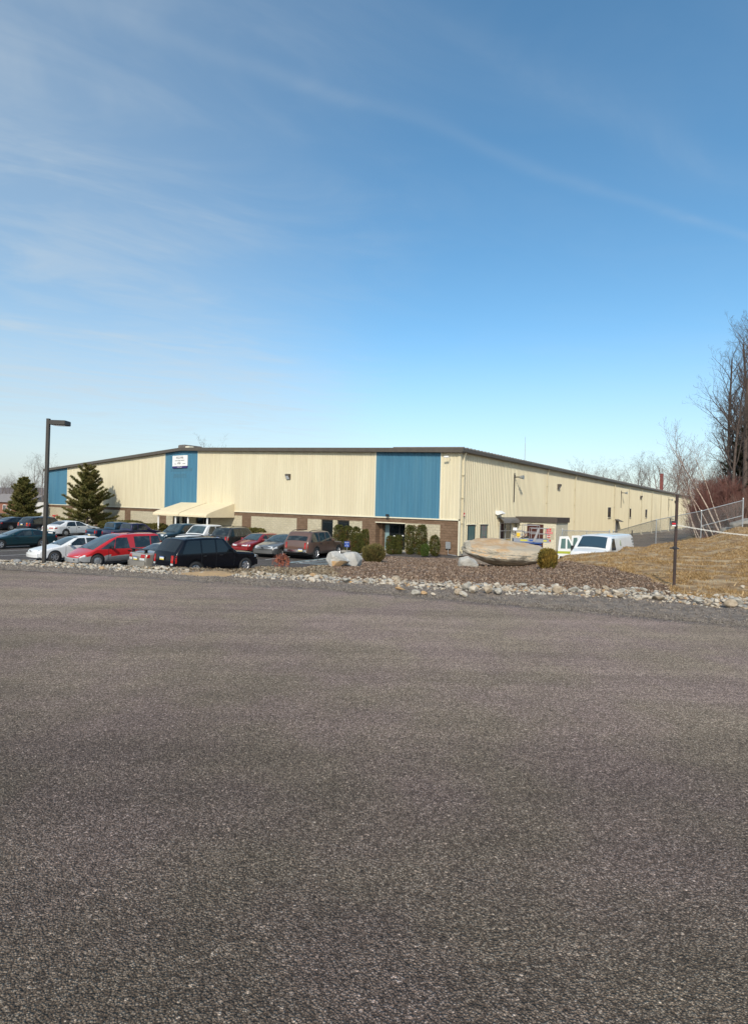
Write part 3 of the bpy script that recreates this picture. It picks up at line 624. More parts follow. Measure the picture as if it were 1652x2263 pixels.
# entrance canopy
X0, X1, D = -35.35, -25.9, 3.5
sec = [(-.06, 3.46), (-1.2, 3.10), (-2.4, 2.72), (-3.1, 2.47), (-3.38, 2.33), (-D, 2.18), (-D, 2.02)]
g = MB(); vs = []
NX = 9
for i in range(NX+1):
    x = X0+(X1-X0)*i/NX
    for (y, z) in sec: vs.append((x, y, z))
n = len(sec); g.add(vs, [(i*n+k, i*n+n+k, i*n+n+k+1, i*n+k+1) for i in range(NX) for k in range(n-1)])
for x in (X0, X1): g.add([(x, y, z) for y, z in sec]+[(x, -.06, 2.02)], [tuple(range(n+1))])
cn = g.build('canopy', M_canvas, B); g = MB(); g.tube([(-30.55, y-.01, z+.015) for y, z in sec], .035, 4); g.build('seam', mat('canopy_seam', (.42,.36,.25), rough=.8), cn)
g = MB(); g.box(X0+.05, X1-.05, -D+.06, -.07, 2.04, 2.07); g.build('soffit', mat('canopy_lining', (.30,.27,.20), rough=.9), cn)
for x in (-34.7, -31.5, -29.3, -26.1):
    g = MB(); g.tube([(x, -3.2, -.05), (x, -3.2, 2.06)], .085, 10); g.build('post', M_white, cn)
tag(B, 'long cream metal-sided warehouse with three blue panels above a brown block base', 'warehouse')

# ------------------------------------------------------------------ propane shed against the side wall
P = thing('propane_shed', 'low cream block shed with brown fascia, maroon door and PROPANE sign', 'shed', CB, -PSI)
PX0, PX1, PY0, PY1 = .16, 3.72, 10.45, 13.6
g = MB(); g.box(PX0, 1.15, PY0, PY0+.2, -.3, 2.5); g.box(2.62, PX1, PY0, PY0+.2, -.3, 2.5); g.box(PX1-.2, PX1-.001, PY0+.201, PY1, -.3, 2.5); g.box(PX0, PX1-.2, PY1-.2, PY1-.001, -.3, 2.5); g.box(1.15, 2.62, PY0, PY0+.2, 2.32, 2.5)
g.build('wall', M_paintblock, P)
g = MB(); g.box(PX0-.05, PX1+.12, PY0-.14, PY1+.1, 2.502, 2.95); g.build('fascia', mat('brown_fascia', (.085,.068,.055), (.07,.056,.046), 3, .6), P)
g = MB(); g.box(1.17, 2.6, PY0+.04, PY0+.1, -.3, 2.31); d = g.build('door', M_maroon, P)
g = MB(); g.box(1.15, 1.169, PY0-.005, PY0+.12, -.3, 2.32); g.box(2.601, 2.625, PY0-.008, PY0+.12, -.3, 2.32); g.build('frame', M_fascia, d)
sx = 3.11; yy = PY0-.006
g = MB(); g.box(2.72, 3.58, yy, PY0, 1.04, 2.04); g.build('sign_backing', mat('grey_sign_board', (.44,.40,.29), rough=.7), P)
def shed_sign(z0, z1, w_, mats, bands):
    g = MB(); g.box(sx-w_/2, sx+w_/2, yy-.015, yy-.002, z0, z1, 0)
    for a, b, k, ww in bands: g.box(sx-ww/2, sx+ww/2, yy-.019, yy-.0152, a, b, k)
    return g.build('sign', mats, P)
s1 = shed_sign(1.73, 2.0, .38, [M_signred, M_white], []); text('lettering', 'NO', .115, M_white, s1, (sx, yy-.018, 1.925), RX, ext=.003); text('lettering', 'SMOKING', .095, M_white, s1, (sx, yy-.018, 1.80), RX, ext=.003, sx=.92)
s2 = shed_sign(1.53, 1.70, .64, [M_signred, M_white], []); text('lettering', 'PROPANE', .15, M_white, s2, (sx, yy-.018, 1.615), RX, ext=.003, sx=.92)
g = MB(); q = .19; zc_ = 1.305; g.prism([(sx-q, zc_), (sx, zc_-q), (sx+q, zc_), (sx, zc_+q)], 1, yy-.014, yy-.003, 0); g.box(sx-.15, sx+.15, yy-.018, yy-.0145, zc_-.03, zc_+.03, 1); g.prism([(sx-.04, zc_+.05), (sx+.04, zc_+.05), (sx, zc_+.14)], 1, yy-.018, yy-.0145, 1); g.build('hazard_diamond', [M_signred, M_white], P)
shed_sign(.77, 1.03, .38, [M_ink, M_signred, M_white], [(.87, 1.015, 1, .345), (.79, .845, 2, .345)])

# ------------------------------------------------------------------ vehicles
def paint(name, c, c2=None, rough=.32, metal=.3):
    return mat(name, c, c2 or tuple(q*.93 for q in c), 2, rough, metal, coat=.7)
def make_wheel(root, x, y, r, side, rimmat, spokes=6, wd=.2):
    g = MB(); k = side
    pr_ = [(r*.62, -wd/2), (r*.93, -wd/2), (r*.99, -wd*.36), (r, 0), (r*.99, wd*.36), (r*.93, wd/2), (r*.62, wd/2), (r*.60, 0), (r*.62, -wd/2)]
    g.lathe(pr_, 22, axis='x', c=(x, y, r)); wh = g.build('wheel', M_rubber, root, True)
    g = MB(); o = x+k*(wd/2-.012)
    g.lathe([(r*.64, o-k*.10), (r*.64, o), (r*.58, o+k*.008), (r*.54, o-k*.03), (r*.50, o-k*.05)], 22, axis='x', c=(0, y, r), mi=0)
    g.lathe([(.001, o-k*.055), (r*.52, o-k*.055)], 22, axis='x', c=(0, y, r), mi=1 if spokes else 0)
    g.lathe([(.001, o), (r*.14, o), (r*.16, o-k*.04)], 12, axis='x', c=(0, y, r))
    for i in range(spokes):
        a = 2*math.pi*i/spokes; ca, sa = math.cos(a), math.sin(a); b = r*.085; pts = []
        for q, hw in ((r*.1, b), (r*.58, b*1.3)):
            for s in (-1, 1): pts.append((q*ca-s*hw*sa, q*sa+s*hw*ca))
        vs = [(o+k*.0, y+p[0], r+p[1]) for p in pts]+[(o-k*.045, y+p[0], r+p[1]) for p in pts]
        g.add(vs, [(0,1,3,2), (0,4,5,1), (2,3,7,6), (0,2,6,4), (1,5,7,3)])
    if not spokes: g.lathe([(.001, o+k*.012), (r*.3, o+k*.008), (r*.52, o-k*.01), (r*.53, o-k*.05)], 20, axis='x', c=(0, y, r))
    g.build('rim', [rimmat, M_black], wh, False)

def make_car(name, label, cat, sp):
    L, Wd, H = sp['L'], sp['W'], sp['H']; top = np.array(sp['top'], float); belt = sp['belt']; th = sp.get('th', .2); sill = sp.get('sill', .24)
    bow = sp.get('bow', .16); r = sp['r']; xf, xr = sp['xf'], sp['xr']; hw = Wd/2; edge = sp.get('edge', .09); pf, pr_ = sp.get('pf', .13), sp.get('pr', .10)
    root = thing(name, label, cat)
    def tz(X): return float(np.interp(X, top[:, 0], top[:, 1]))
    ra = r+.065
    def bz(X):
        z = sill+.12*max(0, 1-X/.35)**2+.12*max(0, 1-(L-X)/.35)**2
        for c in (xf, xr):
            if abs(X-c) < ra: z = max(z, r+math.sqrt(ra*ra-(X-c)**2))
        return min(z, tz(X)-.05)
    def wid(X, z):
        t = tz(X); q = hw*(1-pf*max(0, 1-X/.8)**2-pr_*max(0, 1-(L-X)/.7)**2)
        if z < belt: q *= 1-.05*((belt-z)/(belt-.2))**2+ .0
        else: q *= 1-th*(z-belt)/(H-belt)
        e = t-z
        if e < edge: q -= edge*(1-math.sqrt(max(0, 1-((edge-e)/edge)**2)))*.9
        return q
    def P3(X, y, z):
        f = max(0, 1-X/.9)**2; k = max(0, 1-(L-X)/.9)**2; s = (y/hw)**2
        return (y, L/2-X-bow*s*f+bow*.7*s*k, z)
    xsn = set(np.round(np.linspace(0, L, 50), 3)) | set(np.round(top[:, 0], 3))
    for c in (xf, xr):
        for a in np.linspace(0, math.pi, 13): xsn.add(round(c+ra*math.cos(a), 3))
    xsn = sorted(x for x in xsn if 0 <= x <= L); NV = 15; sv = [1-(1-i/(NV-1))**1.7 for i in range(NV)]; NC = 8
    vs = []; fs = []; mi = []; nper = 2*NV+NC-1
    low = sp.get('low'); 
    for X in xsn:
        b, t = bz(X), tz(X); ring = []
        for s in sv: z = b+(t-b)*s; ring.append(P3(X, -wid(X, z), z))
        wt = wid(X, t); cr = sp.get('crown', .035)
        for k in range(1, NC): y = -wt+2*wt*k/NC; ring.append(P3(X, y, t+cr*(1-(y/wt)**2)))
        for s in reversed(sv): z = b+(t-b)*s; ring.append(P3(X, wid(X, z), z))
        vs += ring
    for i in range(len(xsn)-1):
        for k in range(nper-1):
            fs.append((i*nper+k, i*nper+k+1, i*nper+nper+k+1, i*nper+nper+k))
            zc = (vs[i*nper+k][2]+vs[i*nper+nper+k+1][2])/2
            mi.append(1 if (low and zc < low[0] and (k < NV-1 or k > NV+NC-2)) else 0)
        fs.append((i*nper+nper-1, i*nper, i*nper+nper, i*nper+nper+nper-1)); mi.append(2)
    for i in (0, len(xsn)-1):
        for k in range(NV-1):
            a, b_ = i*nper+k, i*nper+nper-1-k; fs.append((a, a+1, b_-1, b_)); mi.append(1 if (low and vs[a][2] < low[0]) else 0)
        fs.append(tuple(i*nper+k for k in range(NV-1, NV+NC))); mi.append(0)
    g = MB(); g.v = vs; g.f = fs; g.mi = mi
    body = g.build('body', [sp['paint'], low[1] if low else sp['paint'], M_black], root, True)
    # underside and wheel wells
    g = MB(); g.box(-hw*.78, hw*.78, -L/2+.3, L/2-.3, sill-.06, sill+.3)
    for c in (xf, xr): g.lathe([(.001, -hw*.93), (ra-.005, -hw*.93), (ra-.005, hw*.93), (.001, hw*.93)], 20, axis='x', c=(0, L/2-c, r))
    g.build('underbody', M_black, root)
    for c in (xf, xr):
        for s in (-1, 1): make_wheel(root, s*(hw-.115), L/2-c, r, s, sp['rim'], sp.get('spokes', 6))
    def side(s, q, z0, z1, off, nx=6, nz=5):
        """patch on the flank: q = X at bottom front, bottom rear, top rear, top front"""
        v = []; f = []
        for j in range(nz+1):
            b = j/nz; z = z0+(z1-z0)*b
            for i in range(nx+1):
                a = i/nx; X = (q[0]*(1-a)+q[1]*a)*(1-b)+(q[3]*(1-a)+q[2]*a)*b; zz = min(z, tz(X)-.02); v.append(P3(X, s*(wid(X, zz)+off), zz))
        for j in range(nz):
            for i in range(nx): f.append((j*(nx+1)+i, j*(nx+1)+i+1, (j+1)*(nx+1)+i+1, (j+1)*(nx+1)+i))
        return v, f
    def over(Xa, Xb, inset, off, n=7, ya=-1, yb=1, ins2=None):
        v = []; f = []; cr = sp.get('crown', .035)
        for i in range(n+1):
            X = Xa+(Xb-Xa)*i/n; wt = wid(X, tz(X)); e = inset+((ins2 if ins2 is not None else inset)-inset)*i/n; wi = wt-e
            for k in range(9): y = wi*(ya+(yb-ya)*k/8); x_, y_, z_ = P3(X, y, tz(X)+cr*(1-(y/wt)**2)+off); 
            for k in range(9):
                y = wi*(ya+(yb-ya)*k/8); dz = (tz(min(X+.05, L))-tz(max(X-.05, 0))); nrm = math.hypot(.1, dz); q = P3(X, y, tz(X)+cr*(1-(y/wt)**2)); v.append((q[0], q[1]+off*dz/nrm, q[2]+off*.1/nrm))
        for i in range(n):
            for k in range(8): f.append((i*9+k, i*9+k+1, i*9+10+k, i*9+9+k))
        return v, f
    gl = sp.get('glass', M_carglass)
    for nm, key, mm in (('windshield', 'ws', sp.get('wsglass', M_shield)), ('rear_window', 'rw', sp.get('rwglass', gl))):
        if key in sp: g = MB(); g.add(*over(*sp[key], sp.get('wsin', .07), .008)); g.build(nm, mm, root, True)
    if 'ws' in sp:
        g = MB(); X = sp['ws'][0]
        for y in (-.45, .25): a = P3(X+.02, y*hw, tz(X+.02)+.05); b_ = P3(X+.12, (y+.5)*hw, tz(X+.12)+.05); g.tube([a, b_], .012, 4)
        g.build('wiper', M_black, root)
    for s in (-1, 1):
        for (q, z0, z1) in sp['win']:
            g = MB(); g.add(*side(s, q, z0, z1, .006)); g.build('side_window', gl, root, True)
    for s in (-1, 1):
        for X in sp.get('seams', ()): g = MB(); g.add(*side(s, (X-.008, X+.008, X+.008, X-.008), sill+.1, belt+.02, .003, 1, 6)); g.build('door_gap', M_black, root)
    for s in (-1, 1):
        for X in sp.get('handles', ()): g = MB(); g.add(*side(s, (X-.1, X+.1, X+.1, X-.1), belt-.13, belt-.08, .02, 1, 1)); g.build('door_handle', sp.get('handlemat', M_black), root)
    g = MB()
    for s in (-1, 1):
        if sp.get('strip'): g.add(*side(s, (xf+ra+.08, xr-ra-.08, xr-ra-.08, xf+ra+.08), sp['strip'], sp['strip']+.07, .012, 8, 1))
    if sp.get('strip'): g.build('side_moulding', sp.get('stripmat', M_black), root)
    for s in (-1, 1):                                              # mirrors
        X = sp['mir']; z = belt+.02; p = P3(X, s*(wid(X, z)+.02), z); g = MB()
        g.bbox(p[0]+(-.02 if s > 0 else -.19), p[0]+(.19 if s > 0 else .02), p[1]-.05, p[1]+.06, z, z+.15, .035); g.build('mirror', sp.get('mirmat', sp['paint']), root)
    def end(front, ya, yb, za, zb, th_=.03, n=8):
        """patch that follows the bowed nose or tail between two heights"""
        v = []; f = []; X0 = 0 if front else L; sg = 1 if front else -1
        for j in range(4):
            z = za+(zb-za)*j/3
            for i in range(n+1):
                y = ya+(yb-ya)*i/n; XX = X0; 
                lim = top if front else top[::-1]
                if front and z > top[0, 1]: XX = float(np.interp(z, top[:, 1][:3], top[:, 0][:3]))
                if not front and z > top[-1, 1]: XX = float(np.interp(z, top[::-1, 1][:3], top[::-1, 0][:3]))
                q = P3(XX, y, z); v.append((q[0], q[1]+sg*th_, z))
        m = len(v)
        for j in range(4):
            for i in range(n+1): q = v[j*(n+1)+i]; v.append((q[0], q[1]-sg*(th_+.08), q[2]))
        for j in range(3):
            for i in range(n): a = j*(n+1)+i; f.append((a, a+1, a+n+2, a+n+1))
        per = [i for i in range(n+1)]+[j*(n+1)+n for j in range(1, 4)]+[3*(n+1)+i for i in range(n-1, -1, -1)]+[j*(n+1) for j in (2, 1)]
        for a, b_ in zip(per, per[1:]+per[:1]): f.append((a, b_, b_+m, a+m))
        return v, f
    wf = wid(0, .6)*.98; wr = wid(L, .7)*.98
    for kind, front, specs in (('headlight', True, sp['hl']), ('tail_light', False, sp['tl'])):
        a, b_, z0, z1 = specs[:4]; w_ = wf if front else wr; xa = L*0+.02
        for s in (-1, 1):
            g = MB(); g.add(*end(front, s*w_*a, s*w_*b_, z0, z1, .012))
            if front: g.add(*side(s, (.03, specs[4], specs[4], .06), z0, z1, .008, 4, 3))
            else: g.add(*side(s, (L-specs[4], L-.02, L-.03, L-specs[4]), z0, z1, .008, 4, 3))
            g.build(kind, M_lens if front else M_red, root, False)
    if 'sig' in sp:
        a, b_, z0, z1 = sp['sig']
        for s in (-1, 1): g = MB(); g.add(*end(False, s*wr*a, s*wr*b_, z0, z1, .016)); g.build('reverse_light', sp.get('sigmat', M_lens), root)
    if 'gr' in sp: g = MB(); g.add(*end(True, -wf*sp['gr'][0], wf*sp['gr'][0], sp['gr'][1], sp['gr'][2], .010)); g.build('grille', sp.get('grmat', M_black), root)
    if 'emb' in sp:
        z = sp['emb']; yv = P3(0, 0, z)[1]+.03; g = MB(); g.prism([(-.09, z-.02), (-.04, z-.02), (-.04, z-.035), (.04, z-.035), (.04, z-.02), (.10, z-.02), (.09, z+.02), (.04, z+.02), (.04, z+.035), (-.04, z+.035), (-.04, z+.02), (-.10, z+.02)], 1, yv-.02, yv+.0); g.build('emblem', M_chrome, root)
    for front, key in ((True, 'fb'), (False, 'rb')):
        if key in sp:
            z0, z1, mm = sp[key]; w_ = (wid(0, z0) if front else wid(L, z0)); g = MB(); g.add(*end(front, -w_, w_, z0, z1, .06, 12)); g.build('bumper', mm, root)
    if 'plate' in sp:
        z = sp['plate']; yv = P3(L, 0, z)[1]-sp.get('plo', .025); cxp = sp.get('plx', 0); g = MB(); g.box(cxp-.15, cxp+.15, yv, yv+.02, z, z+.055, 0); g.box(cxp-.15, cxp+.15, yv, yv+.02, z+.056, z+.115, 1); g.box(cxp-.15, cxp+.15, yv, yv+.02, z+.116, z+.155, 2)
        g.build('licence_plate', [mat('plate_yellow', (.72,.56,.10), rough=.4), M_white, mat('plate_blue', (.12,.2,.42), rough=.4)], root)
    if 'rack' in sp:
        g = MB()
        for s in (-1, 1):
            a, b_ = sp['rack']; pts = []
            for i in range(7): X = a+(b_-a)*i/6; pts.append(P3(X, s*(wid(X, tz(X))-.08), tz(X)+.03+.055*math.sin(math.pi*min(1, max(0, .12+i/6*.76)))))
            g.tube(pts, .02, 5)
        g.build('roof_rack', M_black, root)
    if 'spoiler' in sp:
        X = sp['spoiler']; z = tz(X)+.14; p = P3(X, 0, z); ww = hw*.82; g = MB(); g.bbox(-ww, ww, p[1]-.12, p[1]+.1, z, z+.045, .02)
        for s in (-1, 1): g.box(s*ww*.8-.03, s*ww*.8+.03, p[1]-.08, p[1]+.06, z-.16, z)
        g.build('spoiler', sp.get('spmat', M_black), root)
    if 'bed' in sp:
        Xa, Xb = sp['bed']; g = MB(); g.add(*over(Xa, Xb, .09, .006)); g.build('bed_liner', M_black, root, True)
    return root
def scaled(t, L, L0): return [(x*L/L0, z) for x, z in t]
SED = [(0,.50),(.05,.62),(.14,.70),(.4,.76),(1.25,.92),(1.7,1.14),(2.1,1.33),(2.45,-.02),(2.95,0),(3.4,-.05),(3.75,1.20),(4.12,1.04),(4.45,1.01),(4.68,.96),(4.73,.86),(4.75,.6)]
def sedan(L, W_, H, pt, **k):
    s = L/4.75; top = [(x*s, (H+z if abs(z) < .06 else z*H/1.42)) for x, z in SED]
    d = dict(L=L, W=W_, H=H, top=top, belt=.92*H/1.42, xf=.92*s, xr=.92*s+2.72*s, r=.31, paint=pt, rim=M_rim, ws=(1.28*s, 2.34*s), rw=(3.48*s, 4.06*s), th=.26,
             win=[((1.62*s, 2.62*s, 2.62*s, 2.24*s), .94*H/1.42, H-.075), ((2.70*s, 3.62*s, 3.36*s, 2.70*s), .94*H/1.42, H-.075)], seams=(1.5*s, 2.66*s, 3.5*s), handles=(2.45*s, 3.4*s),
             mir=1.68*s, hl=(.55, .97, .60, .70, .3), tl=(.55, .98, .72, .86, .16), gr=(.42, .58, .69), fb=(.30, .52, pt), rb=(.32, .56, pt), plate=.62)
    d.update(k); return d
SUVT = [(0,.55),(.04,.78),(.12,.90),(.35,.98),(1.42,1.08),(1.72,1.32),(2.12,-.06),(2.4,-.02),(3.1,0),(4.08,-.03),(4.26,-.065),(4.74,1.15),(4.80,1.02),(4.83,.8),(4.85,.5)]
def suv(L, W_, H, pt, **k):
    s = L/4.85; top = [(x*s, (H+z if abs(z) < .07 else z*H/1.78)) for x, z in SUVT]; b = 1.08*H/1.78
    d = dict(L=L, W=W_, H=H, top=top, belt=b, xf=.90*s, xr=.90*s+2.85*s, r=.36, paint=pt, rim=M_rim, ws=(1.45*s, 2.10*s), rw=(4.31*s, 4.72*s), th=.16, sill=.34, bow=.13, edge=.10,
             win=[((1.88*s, 2.62*s, 2.62*s, 2.27*s), b+.03, H-.095), ((2.70*s, 3.42*s, 3.42*s, 2.70*s), b+.03, H-.095), ((3.50*s, 4.48*s, 4.16*s, 3.50*s), b+.03, H-.095)], seams=(1.62*s, 2.66*s, 3.46*s), handles=(2.4*s, 3.3*s),
             mir=1.86*s, hl=(.55, .97, .78, .92, .28), tl=(.80, .99, .82, 1.10, .12), gr=(.5, .72, .90), fb=(.38, .66, pt), rb=(.42, .66, M_black), plate=.86)
    d.update(k); return d
def pickup(L, W_, H, pt, cab=(1.15, 3.2), **k):
    a, b = cab; top = [(0,.5),(.04,.78),(.12,.90),(.35,.95),(a,1.04),(a+.55,H-.10),(a+.8,H-.02),((a+b)/2+.2,H),(b-.22,H-.03),(b-.1,H-.1),(b,1.03),(b+.03,1.0),(L-.06,1.0),(L-.02,.96),(L,.55)]
    d = dict(L=L, W=W_, H=H, top=top, belt=1.0, xf=.88, xr=L-1.2, r=.35, paint=pt, rim=M_rim, ws=(a+.03, a+.6), rw=(b-.1, b-.02), th=.17, sill=.34, bow=.10, edge=.06, wsin=.08, pr=.02,
             win=[((a+.42, a+1.32, a+1.32, a+.78), 1.04, H-.1), ((a+1.40, b-.14, b-.20, a+1.40), 1.04, H-.1)], seams=(a+.25, a+1.36, b+.015), handles=(a+1.2,), mir=a+.4,
             hl=(.6, .97, .66, .80, .2), tl=(.86, .99, .66, .92, .1), gr=(.55, .62, .80), fb=(.40, .6, M_chrome), rb=(.42, .60, M_chrome), plate=.48, plo=.075, bed=(b+.08, L-.1))
    d.update(k); return d
LZ = LOT
def park(c, lx, ly, hd, rot=0): c.location = bw(lx, ly, LZ); c.rotation_euler = (0, 0, -PSI+R(rot)+(0 if hd > 0 else math.pi))
teal = paint('dark_teal_paint', (.004,.034,.044)); p_red = paint('red_paint', (.52,.016,.018), metal=.0); p_white = paint('white_car_paint', (.74,.74,.72), metal=0, rough=.35)
p_silver = paint('silver_beige_paint', (.43,.40,.35), rough=.3, metal=.5); p_black = mat('black_car_paint', (.004,.005,.009), (.003,.004,.007), 2, .22, 0, spec=.35); p_brown = paint('taupe_paint', (.135,.080,.060), metal=.1)
p_grey = paint('grey_car_paint', (.17,.17,.165), metal=.45); p_drkred = paint('maroon_red_paint', (.27,.020,.022), metal=.2); p_char = paint('charcoal_paint', (.040,.040,.036), metal=.3); p_green = paint('dark_green_blue_paint', (.010,.035,.050))
p_purp = paint('dark_violet_paint', (.018,.014,.055)); p_tealt = paint('teal_truck_paint', (.008,.045,.085)); p_navy = paint('navy_car_paint', (.007,.009,.016), metal=.1); M_clad = mat('silver_cladding', (.42,.42,.41), (.38,.38,.37), 5, .4, .4)
NEAR, FAR = 'cars in the near row of the car park', 'cars in the far row of the car park'
def car(kind, lab, cat, sp, lx, ly, hd, rot, grp):
    c = make_car(kind, lab, cat, sp); park(c, lx, ly, hd, rot); c['group'] = grp; return c
COUPE = [(0,.46),(.06,.6),(.2,.66),(.5,.72),(1.35,.90),(1.85,1.12),(2.25,1.27),(2.55,1.30),(2.95,1.31),(3.35,1.25),(3.75,1.10),(4.05,.97),(4.3,.93),(4.55,.89),(4.6,.8),(4.62,.55)]
car('coupe', 'dark teal two-door coupe parked nose toward the road, left of the lamp post', 'car', sedan(4.62, 1.76, 1.31, teal, top=COUPE, belt=.86, ws=(1.38, 2.28), rw=(3.3, 4.0), win=[((1.72, 2.85, 2.80, 2.28), .89, 1.23), ((2.93, 3.62, 3.28, 2.90), .90, 1.21)], seams=(1.55, 2.9), handles=(2.7,), hl=(.5, .96, .52, .62, .3), fb=(.25, .48, teal), rb=(.3, .5, teal), spoiler=4.36, spmat=teal), -23.75, -20.6, -1, 0, NEAR)
car('sedan_car', 'white sedan parked nose toward the road, directly behind the lamp post', 'car', sedan(4.6, 1.75, 1.38, p_white, emb=.64), -13.35, -21.5, -1, 0, NEAR)
MV = [(0,.46),(.05,.58),(.2,.66),(.72,.86),(1.2,1.13),(1.7,1.40),(2.15,1.58),(2.5,1.65),(3.2,1.67),(4.3,1.66),(4.52,1.60),(4.78,1.02),(4.86,.9),(4.88,.55)]
mv = car('minivan', 'red minivan with ribbed silver lower sides and a long sloping windshield', 'minivan', dict(L=4.88, W=1.88, H=1.67, top=MV, belt=.90, xf=.98, xr=3.78, r=.33, paint=p_red, rim=M_steelrim, spokes=0, ws=(.78, 2.3), rw=(4.54, 4.76), th=.17, sill=.26, bow=.22, edge=.09, pf=.2, wsin=.05,
    win=[((1.12, 1.82, 1.95, 1.90), .93, 1.42), ((1.88, 2.72, 2.60, 1.98), .93, 1.50), ((3.02, 3.92, 3.92, 2.98), .95, 1.55), ((3.98, 4.70, 4.50, 3.98), .95, 1.55)], seams=(1.55, 2.86, 3.95), handles=(2.68,), mir=1.7, mirmat=M_black, hl=(.45, .98, .55, .66, .3), tl=(.84, .99, .9, 1.25, .1), fb=(.28, .50, M_clad), rb=(.32, .56, M_clad), plate=.7, low=(.58, M_clad), rack=(2.7, 4.5)), -10.0, -20.8, -1, 0, NEAR)
g = MB()
for s in (-1, 1):
    for i in range(4):
        z = .50-.05*i; g.tube([(s*.925, 1.0, z), (s*.935, -.9, z)], .011, 4)
g.build('side_moulding', mat('dark_groove', (.12,.12,.12), rough=.6), mv)
g = MB(); g.box(-.52, -.30, 2.425, 2.455, .37, .44); g.box(-.22, .0, 2.452, 2.475, .37, .44); g.box(.12, .34, 2.452, 2.475, .37, .44); g.build('air_intake', M_black, mv)
car('sedan_car', 'silver beige sedan seen from behind, dark spoiler on its boot, beside the black SUV', 'car', sedan(4.5, 1.75, 1.38, p_silver, spoiler=4.28, tl=(.58, .99, .74, .90, .2), sig=(.5, .97, .62, .72), gr=(.4, .55, .66)), -5.95, -19.7, 1, 0, NEAR)
car('suv', 'black SUV with roof rails, its back to the road, largest vehicle at the front', 'SUV', suv(5.02, 1.92, 1.83, p_black, rack=(2.15, 4.2), tl=(.80, .99, .74, 1.08, .10), sig=(.80, .99, .64, .72), glass=M_glass, rwglass=M_glass, rb=(.42, .60, mat('dark_bumper', (.05,.05,.055), rough=.5)), emb=.84, spokes=6, r=.38), -3.2, -19.75, 1, 1, NEAR)
car('suv', 'taupe brown full-size SUV with dark rear glass, parked by the blue sign', 'SUV', suv(5.0, 1.95, 1.8, p_brown, low=(.50, mat('taupe_lower', (.10,.07,.058), rough=.5)), r=.38, tl=(.86, .99, .72, 1.10, .06), rb=(.46, .64, M_chrome), plate=.56, plo=.09, plx=.45, spokes=5, rack=(2.6, 4.4), rw=(4.62, 4.86)), -6.1, -9.0, 1, 12, FAR)
car('sedan_car', 'grey sedan with gold cross-shaped badge on its dark grille, beside the taupe SUV', 'car', sedan(4.78, 1.78, 1.46, p_grey, hl=(.5, .99, .62, .76, .42), gr=(.40, .62, .73), emb=.67), -8.15, -10.0, -1, 12, FAR)
car('station_wagon', 'small maroon red hatchback with square headlights, facing the road', 'car', sedan(4.3, 1.68, 1.36, p_drkred, top=[(0,.48),(.05,.66),(.12,.70),(.4,.75),(1.15,.90),(1.55,1.12),(1.95,1.30),(2.2,1.345),(2.8,1.36),(3.6,1.33),(3.85,1.26),(4.2,.92),(4.27,.8),(4.3,.5)], rw=(3.86, 4.18), win=[((1.42, 2.25, 2.25, 1.98), .92, 1.27), ((2.32, 3.05, 3.05, 2.32), .92, 1.27), ((3.12, 3.92, 3.72, 3.12), .92, 1.26)], rim=M_steelrim, spokes=0, xf=.78, xr=3.28, hl=(.35, .98, .58, .70, .16), gr=(.3, .60, .68), fb=(.30, .50, p_drkred), r=.29), -11.1, -9.7, -1, 12, FAR)
car('suv', 'charcoal boxy SUV seen from behind, between white pickup and maroon hatchback', 'SUV', suv(4.5, 1.8, 1.7, p_char, low=(.62, M_black), tl=(.82, .99, .80, 1.05, .1), rack=(2.0, 4.0)), -14.1, -9.1, 1, 12, FAR)
car('pickup_truck', 'white pickup with a rounded cab and chrome mirrors, facing the road', 'pickup truck', pickup(5.3, 1.95, 1.74, p_white, cab=(1.25, 3.5), mirmat=M_chrome, r=.37, fb=(.42, .62, p_white)), -17.5, -9.4, -1, 10, FAR)
car('suv', 'dark green-blue SUV half hidden behind the red minivan, facing the road', 'SUV', suv(4.8, 1.85, 1.68, p_green, glass=M_carglass), -20.6, -9.9, -1, 10, FAR)
car('pickup_truck', 'dark violet pickup truck with red tail light, seen from behind', 'pickup truck', pickup(4.75, 1.75, 1.6, p_purp, cab=(1.1, 3.1), tl=(.84, .99, .70, .92, .12)), -25.1, -11.4, 1, 3, FAR)
car('pickup_truck', 'teal compact pickup truck with chrome rear bumper, seen from behind', 'pickup truck', pickup(4.75, 1.72, 1.6, p_tealt, cab=(1.1, 3.05), tl=(.80, .99, .68, .92, .1)), -27.7, -11.5, 1, 3, FAR)
car('sedan_car', 'large white older sedan in the far row, tail to the lamp post', 'car', sedan(5.2, 1.95, 1.43, p_white, rim=M_steelrim, spokes=0, r=.33, tl=(.35, .98, .74, .84, .3), seams=(1.62, 2.9, 3.95), strip=.5, stripmat=p_white), -35.8, -11.6, 1, 13, FAR)
car('minivan', 'black minivan-like crossover with amber and red tail lights, left of the lamp post', 'minivan', suv(5.0, 1.95, 1.66, p_navy, tl=(.74, .99, .78, 1.05, .2), sig=(.74, .97, 1.0, 1.08), sigmat=M_amber, fb=(.38, .6, p_navy), strip=.62, sill=.28, r=.36, low=(.55, M_black)), -40.9, -11.9, 1, 12, FAR)
car('sedan_car', 'black sedan at the left end of the far row', 'car', sedan(4.8, 1.8, 1.4, p_navy), -48.0, -11.9, 1, 12, FAR)

